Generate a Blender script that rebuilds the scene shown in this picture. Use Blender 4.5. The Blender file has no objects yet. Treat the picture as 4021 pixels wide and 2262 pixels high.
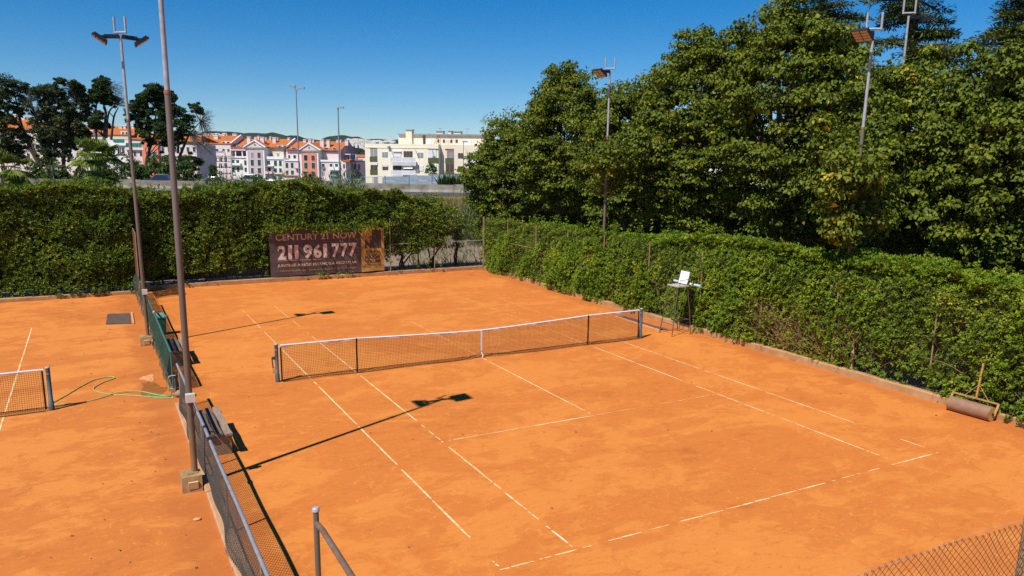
import bpy, bmesh, math, random
import numpy as np
from mathutils import Vector, Matrix

rng = np.random.default_rng(11)
random.seed(11)
S = bpy.context.scene
COL = S.collection
PI = math.pi
R_ = math.radians

# ------------------------------------------------------------------ camera, sky, sun, exposure
PW, PH, FPX = 4021.0, 2262.0, 3015.5
CAM = np.array([-10.617, -21.505, 6.231])
PITCH, YAW, ROLL, PPY = 0.19833, 0.49937, 0.014264, 105.05
_f = np.array([math.sin(YAW) * math.cos(PITCH), math.cos(YAW) * math.cos(PITCH), -math.sin(PITCH)])
_r0 = np.array([math.cos(YAW), -math.sin(YAW), 0.0])
_u0 = np.cross(_r0, _f)
CR = math.cos(ROLL) * _r0 + math.sin(ROLL) * _u0
CU = -math.sin(ROLL) * _r0 + math.cos(ROLL) * _u0
CF = _f
FH = np.array([math.sin(YAW), math.cos(YAW), 0.0])      # horizontal forward
RH = np.array([math.cos(YAW), -math.sin(YAW), 0.0])     # horizontal right

cam = bpy.data.cameras.new('camera')
cam_o = bpy.data.objects.new('camera', cam)
COL.objects.link(cam_o)
cam.sensor_width = 36.0
cam.lens = 36.0 * FPX / PW
cam.shift_y = PPY / PW
cam.clip_start = 0.1
cam.clip_end = 20000
M = Matrix.Identity(4)
for i in range(3):
    M[i][0], M[i][1], M[i][2], M[i][3] = CR[i], CU[i], -CF[i], CAM[i]
cam_o.matrix_world = M
S.camera = cam_o

SUN_EL, SUN_AZ = 54.3, -114.6
world = bpy.data.worlds.new("World")
S.world = world
world.use_nodes = True
wn = world.node_tree
sky = wn.nodes.new('ShaderNodeTexSky')
sky.sky_type = 'NISHITA'
sky.sun_disc = False
sky.sun_elevation = R_(SUN_EL)
sky.sun_rotation = R_(SUN_AZ)
sky.altitude = 60
sky.air_density = 0.85
sky.dust_density = 0.0
sky.ozone_density = 7.0
hs = wn.nodes.new('ShaderNodeHueSaturation')
hs.inputs['Saturation'].default_value = 1.36
wn.links.new(sky.outputs[0], hs.inputs['Color'])
wn.links.new(hs.outputs[0], wn.nodes['Background'].inputs[0])
wn.nodes['Background'].inputs[1].default_value = 0.09

sun = bpy.data.lights.new('sun', 'SUN')
sun.energy = 4.9
sun.angle = R_(0.5)
sun.color = (1.0, 0.95, 0.87)
sun_o = bpy.data.objects.new('sun', sun)
COL.objects.link(sun_o)
_ce = math.cos(R_(SUN_EL))
SUN_DIR = Vector((math.sin(R_(SUN_AZ)) * _ce, math.cos(R_(SUN_AZ)) * _ce, math.sin(R_(SUN_EL))))
sun_o.rotation_euler = SUN_DIR.to_track_quat('Z', 'Y').to_euler()
sun_o.location = (-20, -20, 40)

S.view_settings.view_transform = 'Standard'
S.view_settings.look = 'None'
S.view_settings.exposure = 0.16
S.view_settings.gamma = 1.0
S.view_settings.use_curve_mapping = False
S.render.engine = 'CYCLES'
S.cycles.use_denoising = False
S.cycles.max_bounces = 6
S.cycles.diffuse_bounces = 2
S.cycles.transparent_max_bounces = 12

# ------------------------------------------------------------------ measuring helpers (photo pixel -> world ray)
def ray(px, py):
    u = (px - PW / 2) / FPX
    v = (py - PH / 2 - PPY) / FPX
    return CF + u * CR - v * CU

def at(px, py, d):
    """point on the ray through a photo pixel at horizontal forward distance d"""
    k = ray(px, py)
    return CAM + k * (d / float(k @ FH))

def rd(r, d, z):
    p = CAM + RH * r + FH * d
    return np.array([p[0], p[1], z])

def on_plane(px, py, o, n):
    k = ray(px, py)
    t = float((np.asarray(o, float) - CAM) @ n) / float(k @ n)
    return CAM + k * t

# ------------------------------------------------------------------ object helpers
def put(o, parent=None):
    COL.objects.link(o)
    if parent is not None:
        o.parent = parent
    return o

def tag(o, label=None, cat=None, group=None, kind=None):
    if label: o['label'] = label
    if cat: o['category'] = cat
    if group: o['group'] = group
    if kind: o['kind'] = kind
    return o

def empty(name, loc=(0, 0, 0), label=None, cat=None, group=None, kind=None, rz=0.0):
    o = bpy.data.objects.new(name, None)
    o.empty_display_size = 0.2
    o.location = loc
    o.rotation_euler = (0, 0, rz)
    put(o)
    return tag(o, label, cat, group, kind)

class MB:
    """collects shapes, links them as one mesh object"""
    def __init__(s):
        s.v, s.f, s.sm = [], [], []
    def add(s, vs, fs, smooth=False):
        b = len(s.v)
        s.v += [tuple(map(float, p)) for p in vs]
        s.f += [tuple(i + b for i in f) for f in fs]
        s.sm += [smooth] * len(fs)
        return s
    def box(s, x0, x1, y0, y1, z0, z1):
        return s.hexa([(x0, y0, z0), (x1, y0, z0), (x1, y1, z0), (x0, y1, z0), (x0, y0, z1), (x1, y0, z1), (x1, y1, z1), (x0, y1, z1)])
    def hexa(s, p):
        return s.add(p, [(3, 2, 1, 0), (4, 5, 6, 7), (0, 1, 5, 4), (1, 2, 6, 5), (2, 3, 7, 6), (3, 0, 4, 7)])
    def obox(s, c, ax, ay, az):
        """box from a centre and three half-axis vectors"""
        c, ax, ay, az = map(lambda q: np.asarray(q, float), (c, ax, ay, az))
        p = [c - ax - ay - az, c + ax - ay - az, c + ax + ay - az, c - ax + ay - az,
             c - ax - ay + az, c + ax - ay + az, c + ax + ay + az, c - ax + ay + az]
        return s.hexa(p)
    def bar(s, a, b, w, h, up=(0, 0, 1)):
        a, b = np.asarray(a, float), np.asarray(b, float)
        d = b - a; L = np.linalg.norm(d); d = d / L
        u = np.asarray(up, float)
        sx = np.cross(d, u)
        if np.linalg.norm(sx) < 1e-5: sx = np.cross(d, (1, 0, 0))
        sx /= np.linalg.norm(sx); u = np.cross(sx, d)
        return s.obox((a + b) / 2, d * L / 2, sx * w / 2, u * h / 2)
    def tube(s, pts, rad, n=8, caps=True, smooth=True):
        pts = [np.asarray(p, float) for p in pts]
        m = len(pts)
        if not hasattr(rad, '__len__'): rad = [rad] * m
        vs, fs = [], []
        prev = None
        for i, p in enumerate(pts):
            if i == 0: d = pts[1] - pts[0]
            elif i == m - 1: d = pts[-1] - pts[-2]
            else: d = pts[i + 1] - pts[i - 1]
            d = d / (np.linalg.norm(d) + 1e-12)
            if prev is None:
                a = np.cross(d, (0, 0, 1)) if abs(d[2]) < .9 else np.cross(d, (1, 0, 0))
            else:
                a = prev - d * (prev @ d)
            a = a / (np.linalg.norm(a) + 1e-12); prev = a
            b = np.cross(d, a)
            for k in range(n):
                t = 2 * PI * k / n
                vs.append(p + (a * math.cos(t) + b * math.sin(t)) * rad[i])
        for i in range(m - 1):
            for k in range(n):
                fs.append((i * n + k, i * n + (k + 1) % n, (i + 1) * n + (k + 1) % n, (i + 1) * n + k))
        s.add(vs, fs, smooth)
        if caps:
            s.add(vs[:n], [tuple(reversed(range(n)))])
            s.add(vs[-n:], [tuple(range(n))])
        return s
    def ngon(s, pts):
        return s.add(pts, [tuple(range(len(pts)))])
    def prism(s, outline, ext):
        """extrude a planar outline (3d points) by vector ext"""
        o = [np.asarray(p, float) for p in outline]; e = np.asarray(ext, float); n = len(o)
        return s.add(o + [p + e for p in o], [tuple(reversed(range(n))), tuple(range(n, 2 * n))] +
                     [(k, (k + 1) % n, n + (k + 1) % n, n + k) for k in range(n)])
    def mesh(s, name, mat):
        me = bpy.data.meshes.new(name)
        me.from_pydata(s.v, [], s.f)
        if any(s.sm): me.polygons.foreach_set('use_smooth', s.sm)
        if mat: me.materials.append(mat)
        me.update()
        return me
    def build(s, name, mat, parent=None, **kw):
        o = bpy.data.objects.new(name, s.mesh(name, mat))
        put(o, parent)
        if parent is not None:
            o.matrix_parent_inverse = parent_world(parent).inverted()
        return tag(o, **kw)

_PW = {}
def parent_world(o):
    m = Matrix.LocRotScale(o.location, o.rotation_euler, o.scale)
    if o.parent is not None:
        m = parent_world(o.parent) @ o.matrix_parent_inverse @ m
    return m

def soup(name, V, F, mat, parent=None, **kw):
    """fast mesh from numpy arrays: V (n,3), F (m,3) triangles"""
    me = bpy.data.meshes.new(name)
    me.vertices.add(len(V)); me.vertices.foreach_set('co', np.asarray(V, np.float32).ravel())
    m = len(F)
    me.loops.add(m * 3); me.loops.foreach_set('vertex_index', np.asarray(F, np.int32).ravel())
    me.polygons.add(m)
    me.polygons.foreach_set('loop_start', np.arange(0, m * 3, 3, dtype=np.int32))
    me.polygons.foreach_set('loop_total', np.full(m, 3, np.int32))
    if mat: me.materials.append(mat)
    me.update(calc_edges=True)
    o = bpy.data.objects.new(name, me)
    put(o, parent)
    if parent is not None:
        o.matrix_parent_inverse = parent_world(parent).inverted()
    return tag(o, **kw)

def copy_tree(o, parent=None):
    c = o.copy(); COL.objects.link(c)
    if parent is not None: c.parent = parent
    for ch in list(o.children): copy_tree(ch, c)
    return c

# ------------------------------------------------------------------ material helpers
class NT:
    def __init__(s, name):
        s.m = bpy.data.materials.new(name); s.m.use_nodes = True
        s.t = s.m.node_tree; s.n = s.t.nodes; s.p = s.n['Principled BSDF']; s.out = s.n['Material Output']
    def link(s, a, b): s.t.links.new(a, b)
    def node(s, typ, **kw):
        n = s.n.new('ShaderNode' + typ)
        for k, v in kw.items(): setattr(n, k, v)
        return n
    def coords(s, kind='Object', scale=(1, 1, 1)):
        if kind == 'World':
            src = s.node('NewGeometry').outputs['Position']
        else:
            src = s.node('TexCoord').outputs[kind]
        mp = s.node('Mapping'); mp.inputs['Scale'].default_value = scale
        s.link(src, mp.inputs['Vector'])
        return mp.outputs[0]
    def noise(s, vec, scale, detail=4, rough=.55, dist=0.0):
        n = s.node('TexNoise'); n.inputs['Scale'].default_value = scale; n.inputs['Detail'].default_value = detail
        n.inputs['Roughness'].default_value = rough; n.inputs['Distortion'].default_value = dist
        s.link(vec, n.inputs['Vector']); return n.outputs['Fac']
    def ramp(s, fac, stops, interp='LINEAR'):
        r = s.node('ValToRGB'); r.color_ramp.interpolation = interp
        el = r.color_ramp.elements
        while len(el) > 1: el.remove(el[-1])
        for i, (p, c) in enumerate(stops):
            e = el[0] if i == 0 else el.new(p)
            e.position = p
            e.color = (*c, 1) if hasattr(c, '__len__') else (c, c, c, 1)
        s.link(fac, r.inputs[0]); return r.outputs[0]
    def mix(s, fac, a, b, blend='MIX'):
        n = s.node('MixRGB', blend_type=blend)
        for i, q in ((0, fac), (1, a), (2, b)):
            if hasattr(q, 'is_linked'): s.link(q, n.inputs[i])
            elif i == 0: n.inputs[0].default_value = q
            else: n.inputs[i].default_value = (*q, 1)
        return n.outputs[0]
    def math(s, op, a, b=0.0):
        n = s.node('Math', operation=op)
        for i, q in ((0, a), (1, b)):
            if hasattr(q, 'is_linked'): s.link(q, n.inputs[i])
            else: n.inputs[i].default_value = q
        return n.outputs[0]
    def bump(s, h, strength=.3, dist=.02):
        b = s.node('Bump'); b.inputs['Strength'].default_value = strength; b.inputs['Distance'].default_value = dist
        s.link(h, b.inputs['Height']); s.link(b.outputs[0], s.p.inputs['Normal'])
    def col(s, c):
        if hasattr(c, 'is_linked'): s.link(c, s.p.inputs['Base Color'])
        else: s.p.inputs['Base Color'].default_value = (*c, 1)
    def set(s, rough=.7, metal=0.0, spec=.4):
        s.p.inputs['Roughness'].default_value = rough; s.p.inputs['Metallic'].default_value = metal
        s.p.inputs['Specular IOR Level'].default_value = spec
        return s

def simple(name, c, rough=.7, metal=0., var=.18, scale=6., spec=.4, c2=None, coord='Object', bump=0.0):
    t = NT(name).set(rough, metal, spec)
    v = t.coords(coord)
    f = t.noise(v, scale, 5, .6)
    c = np.array(c)
    lo, hi = (c * (1 - var), np.minimum(c * (1 + var), 1)) if c2 is None else (c, np.array(c2))
    t.col(t.ramp(f, [(.3, tuple(lo)), (.7, tuple(hi))]))
    if bump: t.bump(f, bump, .01)
    return t.m

MAT = {}
# --- clay
def clay_mat(name, bright, mid, dark, seed):
    t = NT(name).set(.92, 0, .15)
    v = t.coords('World')
    mp = t.node('Mapping'); mp.inputs['Location'].default_value = (seed, seed * .7, 0)
    t.link(v, mp.inputs[0]); v = mp.outputs[0]
    def stretched(sc, rot):
        st = t.node('Mapping'); st.inputs['Scale'].default_value = sc; st.inputs['Rotation'].default_value = (0, 0, R_(rot))
        t.link(v, st.inputs[0]); return st.outputs[0]
    big = t.noise(stretched((.8, 1.25, 1), 15), .26, 9, .66, .8)
    med = t.noise(stretched((.9, 1.15, 1), 8), 1.3, 7, .72, .5)
    fleck = t.noise(stretched((.75, 1.25, 1), 25), 3.6, 6, .74, 2.0)
    fleck2 = t.noise(stretched((1.3, .6, 1), -25), 3.3, 4, .7, 2.2)
    streak = t.noise(stretched((.4, 1.8, 1), 12), 3.0, 6, .75, 1.0)
    fine = t.noise(v, 48, 3, .75)
    soft = tuple(m_ + (b_ - m_) * .55 for m_, b_ in zip(mid, bright))
    a = t.math('ADD', t.math('MULTIPLY', big, .62), t.math('MULTIPLY', med, .38))
    base = t.ramp(a, [(.34, dark), (.435, mid), (.49, mid), (.53, soft), (.59, soft), (.67, bright)])
    base = t.mix(t.math('MULTIPLY', t.ramp(fleck, [(.575, 0.0), (.64, 1.0)]), .75), base, bright)
    base = t.mix(t.math('MULTIPLY', t.ramp(fleck2, [(.635, 0.0), (.68, 1.0)]), .8), base, bright)
    base = t.mix(t.math('MULTIPLY', t.ramp(fleck, [(.34, 1.0), (.42, 0.0)]), .6), base, dark)
    base = t.mix(t.math('MULTIPLY', t.ramp(streak, [(.34, 1.0), (.46, 0.0)]), .28), base, dark)
    base = t.mix(t.math('MULTIPLY', t.ramp(streak, [(.56, 0.0), (.68, 1.0)]), .25), base, bright)
    # undusted, darker clay along the kerbs where the drag mat does not reach
    sp = t.node('SeparateXYZ'); t.link(t.coords('World'), sp.inputs[0])
    wob_ = t.math('MULTIPLY', t.math('SUBTRACT', med, .5), 1.6)
    e1 = t.math('ADD', t.math('ABSOLUTE', t.math('ADD', sp.outputs[0], 9.1)), wob_)
    e2 = t.math('ADD', t.math('ABSOLUTE', t.math('ADD', sp.outputs[0], -8.9)), wob_)
    edge = t.math('MAXIMUM', t.ramp(e1, [(.55, 1.0), (1.0, 0.0)]), t.ramp(e2, [(.3, 1.0), (.85, 0.0)]))
    base = t.mix(t.math('MULTIPLY', edge, .55), base, dark)
    gr = t.ramp(fine, [(.25, .80), (.75, 1.15)])
    base = t.mix(1.0, base, gr, 'MULTIPLY')
    t.col(base)
    t.bump(t.math('ADD', t.math('MULTIPLY', fine, .6), t.math('ADD', streak, fleck)), .25, .014)
    return t.m
MAT['clay'] = clay_mat('clay', (.73, .264, .054), (.600, .184, .036), (.44, .125, .027), 0.0)
MAT['clay_left'] = clay_mat('clay_left', (.735, .270, .057), (.575, .177, .037), (.42, .120, .029), 13.0)

def line_mat():
    t = NT('court_line_tape').set(.9, 0, .2)
    v = t.coords('World')
    f = t.math('ADD', t.math('MULTIPLY', t.noise(v, 6, 5, .7), .6), t.math('MULTIPLY', t.noise(v, 1.3, 3, .6), .4))
    t.col(t.ramp(f, [(.38, (.70, .28, .07)), (.47, (.76, .47, .19)), (.57, (.82, .66, .38))]))
    return t.m
MAT['line'] = line_mat()
def line_far():
    t = NT('dusty_line_tape').set(.9, 0, .2)
    v = t.coords('World')
    f = t.noise(v, 3, 5, .7)
    t.col(t.ramp(f, [(.38, (.68, .26, .06)), (.62, (.78, .46, .18))]))
    return t.m
MAT['line_dusty'] = line_far()

def terrain_mat():
    t = NT('dry_ground').set(.95, 0, .1)
    v = t.coords('World')
    a = t.noise(v, .12, 5, .65); b = t.noise(v, 1.7, 6, .7); c = t.noise(v, 22, 3, .7)
    soil = t.ramp(b, [(.3, (.13, .090, .062)), (.7, (.25, .185, .135))])
    grass = t.ramp(b, [(.3, (.10, .085, .02)), (.7, (.22, .18, .055))])
    m = t.mix(t.ramp(a, [(.46, 0.0), (.58, 1.0)]), soil, grass)
    t.col(t.mix(1.0, m, t.ramp(c, [(.25, .8), (.75, 1.15)]), 'MULTIPLY'))
    t.bump(c, .5, .05)
    return t.m
MAT['terrain'] = terrain_mat()
MAT['gravel'] = simple('gravel_soil', (.20, .135, .095), .95, var=.3, scale=18, c2=(.34, .25, .19), coord='World', bump=.5)
MAT['kerb'] = simple('clay_stained_concrete', (.36, .17, .06), .9, scale=2.5, c2=(.50, .30, .14), coord='World', bump=.2)
MAT['kerb2'] = simple('dusty_concrete', (.46, .22, .10), .9, scale=3.5, c2=(.52, .31, .17), coord='World', bump=.2)
MAT['footing'] = simple('footing_concrete', (.28, .15, .06), .9, scale=5, c2=(.50, .32, .14), coord='World', bump=.3)
MAT['steel'] = simple('galvanised_steel', (.34, .35, .38), .6, .0, scale=9)
MAT['steel_rail'] = simple('weathered_rail_steel', (.24, .25, .28), .55, .3, scale=7, c2=(.34, .34, .36))
MAT['wire'] = simple('fence_wire', (.085, .085, .075), .7, .2, scale=9)
MAT['wire_rust'] = simple('rusty_fence_wire', (.12, .085, .055), .7, .2, scale=9)
MAT['post_dusty'] = simple('clay_dusted_post', (.30, .19, .09), .75, .1, scale=3, c2=(.36, .27, .15))
MAT['green_pipe'] = simple('green_pipe_paint', (.045, .13, .10), .6, 0, scale=8)
MAT['black'] = simple('black_metal', (.018, .018, .02), .6, .2, scale=8)
MAT['net'] = simple('net_cord', (.022, .02, .022), .9, scale=5)
MAT['white_band'] = simple('net_headband_canvas', (.74, .72, .74), .85, var=.08, scale=4)
MAT['netpost'] = simple('painted_net_post', (.035, .055, .06), .6, .0, scale=6, c2=(.075, .10, .11))
MAT['white_box'] = simple('white_plastic_box', (.60, .56, .48), .6, var=.12, scale=6)
MAT['cream_box'] = simple('dusty_plastic_cover', (.62, .42, .20), .8, var=.15, scale=4)
MAT['rust'] = simple('rust_band', (.30, .12, .05), .8, scale=8)
MAT['lens'] = simple('lamp_lens', (.50, .36, .22), .35, .0, scale=12)
MAT['tin'] = simple('floodlight_housing', (.025, .027, .032), .5, .3, scale=9)
MAT['bin'] = simple('green_bin_plastic', (.02, .16, .10), .45, scale=4)
MAT['bin_lid'] = simple('faded_green_lid', (.13, .33, .25), .5, scale=4)
MAT['mat_mesh'] = simple('drag_mat_mesh', (.07, .05, .045), .9, scale=24, c2=(.14, .09, .07))
MAT['lath'] = simple('lath_wood', (.62, .33, .15), .85, scale=9)
MAT['hose'] = simple('hose_yellow_green', (.34, .42, .14), .45, scale=5)
MAT['hose_g'] = simple('hose_green', (.05, .24, .08), .45, scale=5)
MAT['stone'] = simple('stone', (.30, .20, .13), .9, scale=9)
MAT['chair_steel'] = simple('umpire_chair_steel', (.10, .085, .07), .55, .4, scale=7, c2=(.17, .13, .09))
MAT['chair_white'] = simple('umpire_chair_board', (.80, .78, .76), .6, var=.05, scale=3)
MAT['chair_seat'] = simple('umpire_chair_seat', (.42, .38, .33), .8, scale=6)
MAT['blue_foam'] = simple('blue_white_sleeve', (.28, .48, .74), .6, scale=20, c2=(.62, .70, .80))
MAT['roller'] = simple('roller_drum', (.26, .145, .085), .6, .1, scale=7, c2=(.33, .19, .12))
MAT['roller_end'] = simple('roller_frame_ochre', (.46, .26, .075), .75, .05, scale=6)

def wood_mat(name, c1, c2):
    t = NT(name).set(.85, 0, .2)
    v = t.coords('Object', (14, 1.2, 14))
    f = t.noise(v, 2.0, 6, .65, .6)
    t.col(t.ramp(f, [(.3, c1), (.7, c2)])); t.bump(f, .3, .01)
    return t.m
MAT['plank'] = wood_mat('weathered_plank', (.09, .065, .05), (.22, .165, .125))
MAT['plank_pale'] = wood_mat('pale_plank', (.20, .145, .11), (.40, .29, .21))
MAT['slab'] = simple('bench_slab_concrete', (.20, .15, .09), .9, scale=4, c2=(.36, .25, .13))
MAT['post_paint'] = simple('flaking_green_post', (.11, .15, .13), .6, .3, scale=14, c2=(.20, .14, .09), coord='World')
MAT['rail_rust'] = simple('rusty_rail', (.17, .085, .045), .7, .2, scale=10, c2=(.20, .17, .14), coord='World')
MAT['cap'] = simple('post_cap', (.42, .42, .46), .5, .2, scale=6)
MAT['wet'] = simple('wet_clay', (.27, .085, .012), .5, scale=5, c2=(.36, .13, .018), coord='World')
MAT['salt'] = simple('dried_lime_clay', (.66, .30, .13), .9, scale=5, coord='World')
MAT['brown_net'] = simple('brown_shade_net', (.17, .075, .035), .9, scale=12)

def leaf_mat(name, stops, trans=.25, rough=.55, noise_sc=.9, spec=.22):
    """colour varies leaf by leaf and slowly through the plant"""
    t = NT(name).set(rough, 0, spec)
    g = t.node('NewGeometry')
    v = t.coords('World')
    f = t.noise(v, noise_sc, 3, .6)
    k = t.math('ADD', t.math('MULTIPLY', g.outputs['Random Per Island'], .70), t.math('MULTIPLY', t.math('SUBTRACT', f, .5), 1.3))
    k = t.math('ADD', k, .12)
    c = t.ramp(k, stops)
    t.col(c)
    tr = t.node('BsdfTranslucent'); t.link(c, tr.inputs[0])
    mx = t.node('MixShader'); mx.inputs[0].default_value = trans
    t.link(t.p.outputs[0], mx.inputs[1]); t.link(tr.outputs[0], mx.inputs[2]); t.link(mx.outputs[0], t.out.inputs[0])
    return t.m
MAT['leaf_tree'] = leaf_mat('linden_leaf', [(.0, (0.05023, 0.07691, 0.01014)), (.35, (0.1017, 0.1406, 0.01183)), (.72, (0.1698, 0.2069, 0.01521)), (.93, (0.2811, 0.2718, 0.02197)), (1.0, (0.5382, 0.3845, 0.0338))], .25)
MAT['leaf_hedge'] = leaf_mat('hedge_leaf', [(.0, (0.07087, 0.1296, 0.00972)), (.4, (0.1435, 0.23, 0.01296)), (.8, (0.2616, 0.3484, 0.01944)), (1.0, (0.4556, 0.4212, 0.0324))], .25)
MAT['leaf_far'] = leaf_mat('far_hedge_leaf', [(.0, (0.06552, 0.1046, 0.01248)), (.4, (0.1217, 0.1824, 0.01716)), (.8, (0.2184, 0.284, 0.02496)), (1.0, (0.4212, 0.3737, 0.0468))], .22)
MAT['leaf_dry'] = leaf_mat('dry_hedge_leaf', [(.0, (0.156, 0.142, 0.01716)), (.4, (0.2652, 0.2467, 0.02288)), (.8, (0.39, 0.3364, 0.0286)), (1.0, (0.5304, 0.3588, 0.0429))], .22)
MAT['leaf_cedar'] = leaf_mat('cedar_needle', [(.0, (0.036, 0.066, 0.0168)), (.5, (0.084, 0.12, 0.0216)), (.85, (0.168, 0.162, 0.0264)), (1.0, (0.252, 0.156, 0.03))], .12, .6)
MAT['leaf_gum'] = leaf_mat('gum_leaf', [(.0, (0.03163, 0.04888, 0.0165)), (.5, (0.06469, 0.08912, 0.02475)), (1.0, (0.1222, 0.1409, 0.03575))], .1, .6, .15)
MAT['leaf_pine'] = leaf_mat('pine_needle', [(.0, (0.0216, 0.0459, 0.0108)), (.5, (0.0459, 0.081, 0.0162)), (1.0, (0.0918, 0.1323, 0.0243))], .1, .6, .15)
MAT['leaf_bush'] = leaf_mat('bush_leaf', [(.0, (0.0286, 0.0624, 0.0156)), (.5, (0.065, 0.1196, 0.0234)), (1.0, (0.13, 0.182, 0.039))], .15, .6, .15)
MAT['leaf_cane'] = leaf_mat('cane_leaf', [(.0, (.06, .10, .03)), (.5, (.12, .17, .05)), (1.0, (.24, .25, .10))], .2, .5, .3)
MAT['leaf_palm'] = leaf_mat('palm_leaf', [(.0, (.07, .11, .015)), (.5, (.17, .23, .03)), (1.0, (.33, .36, .08))], .25, .45, .3)
MAT['leaf_dead'] = leaf_mat('dead_frond', [(.0, (.12, .075, .035)), (.6, (.24, .17, .09)), (1.0, (.36, .27, .16))], .1, .7, .3)
MAT['dry_grass'] = leaf_mat('dry_grass_blade', [(.0, (.10, .10, .02)), (.5, (.22, .18, .05)), (1.0, (.36, .27, .09))], .2, .7, .2)
MAT['bark'] = simple('bark', (.045, .032, .024), .95, scale=7, c2=(.10, .075, .055), coord='World', bump=.4)
MAT['twig'] = simple('dry_twig', (.15, .095, .045), .9, scale=6, c2=(.30, .19, .085), coord='World')
MAT['greytwig'] = simple('grey_twig', (.075, .07, .068), .9, scale=6, c2=(.13, .12, .115), coord='World')
MAT['core_shade'] = simple('hedge_core_shade', (.028, .040, .008), .95, scale=10, c2=(.060, .058, .016), coord='World', bump=.8)  # inner shade of the hedges put into the core's colour

# ------------------------------------------------------------------ foliage engine
def unit(a): return a / (np.linalg.norm(a, axis=-1, keepdims=True) + 1e-9)

def vnoise(P, freq, seed=0):
    """cheap smooth value noise in -1..1 (sum of turned sines)"""
    r = np.random.default_rng(seed)
    out = np.zeros(len(P))
    for i in range(7):
        k = unit(r.normal(size=3)) * freq * (.6 + 1.1 * r.random())
        out += np.sin(P @ k + r.random() * 6.28)
    return out / 2.6

def leaf_arrays(P, D, N, L, W, fold=.25):
    """folded diamond leaves: P base, D direction, N upper side, L length, W width"""
    D = unit(D); N = unit(N - D * (N * D).sum(1, keepdims=True)); Sd = np.cross(D, N)
    L = np.asarray(L).reshape(-1, 1) * np.ones((len(P), 1)); W = np.asarray(W).reshape(-1, 1) * np.ones((len(P), 1))
    mid = P + D * L * .45
    a = mid + Sd * W * .5 + N * W * fold; b = mid - Sd * W * .5 + N * W * fold
    tip = P + D * L - N * L * .08
    V = np.stack([P, a, tip, b], 1).reshape(-1, 3)
    i = np.arange(len(P)) * 4
    F = np.stack([np.stack([i, i + 1, i + 2], 1), np.stack([i, i + 2, i + 3], 1)], 1).reshape(-1, 3)
    return V, F

def rosettes(C, A, k, L, W, lo=.45, hi=1.35):
    """k leaves round every twig tip C pointing along A"""
    n = len(C)
    A = unit(A)
    ref = np.where(np.abs(A[:, 2:3]) < .9, np.array([[0, 0, 1.]]), np.array([[1., 0, 0]]))
    X = unit(np.cross(A, ref)); Y = np.cross(A, X)
    ph = (np.arange(k)[None, :] * 2.4 + rng.random((n, 1)) * 6.28 + rng.normal(0, .25, (n, k)))
    th = rng.uniform(lo, hi, (n, k))
    D = A[:, None, :] * np.cos(th)[..., None] + (X[:, None, :] * np.cos(ph)[..., None] + Y[:, None, :] * np.sin(ph)[..., None]) * np.sin(th)[..., None]
    N = A[:, None, :] + rng.normal(0, .25, (n, k, 3))
    P = np.repeat(C[:, None, :], k, 1) + D * .01
    s = rng.uniform(.7, 1.2, (n * k))
    return leaf_arrays(P.reshape(-1, 3), D.reshape(-1, 3), N.reshape(-1, 3), L * s, W * s)

def join(parts):
    V, F, b = [], [], 0
    for v, f in parts:
        V.append(v); F.append(f + b); b += len(v)
    return np.concatenate(V), np.concatenate(F)

def blob_leaves(C, Rad, n, L, W, droop=.5, squash=.8, shell=.55):
    """leaf clumps: n leaves round each centre C (m,3), radius Rad (m,)"""
    m = len(C)
    d = unit(rng.normal(size=(m, n, 3))); d[..., 2] = np.abs(d[..., 2]) * .75 + d[..., 2] * .25
    rr = (shell + (1 - shell) * rng.random((m, n, 1))) * Rad[:, None, None]
    P = C[:, None, :] + d * rr * np.array([1, 1, squash])
    P = P.reshape(-1, 3); d = d.reshape(-1, 3)
    D = d * .6 + rng.normal(0, .45, d.shape); D[:, 2] -= droop
    N = d + np.array([0, 0, .6]) + rng.normal(0, .35, d.shape)
    s = rng.uniform(.7, 1.25, len(P))
    return leaf_arrays(P, D, N, L * s, W * s)

def ellipsoid_points(c, r, n, zlo=-.7):
    p = unit(rng.normal(size=(n * 2, 3))); p = p[p[:, 2] > zlo][:n]
    return np.asarray(c) + p * np.asarray(r) * rng.uniform(.72, 1.0, (len(p), 1)), p

# ------------------------------------------------------------------ GROUND
def prof(d):
    return np.interp(d, [0, 78, 92, 112, 128, 160, 200, 290, 420, 900, 8000], [-.03, -.03, 1.45, 1.5, 1.4, 1.0, .2, -2.2, -6, -15, -20])
ds = np.array([-60, -20, 20, 60, 70, 78, 82, 86, 90, 92, 100, 112, 120, 128, 140, 160, 180, 200, 240, 290, 350, 420, 600, 900, 1500, 3000, 5000, 7000.])
us = np.linspace(-1, 1, 41)
V = []
for d in ds:
    wdt = 120 + max(d, 0) * .8
    for u in us: V.append(rd(u * wdt, d, float(prof(d))))
nu = len(us)
F = []
for i in range(len(ds) - 1):
    for j in range(nu - 1):
        a = i * nu + j
        F += [(a, a + 1, a + nu + 1), (a, a + nu + 1, a + nu)]
soup('terrain', np.array(V), np.array(F), MAT['terrain'], kind='structure')

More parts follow.
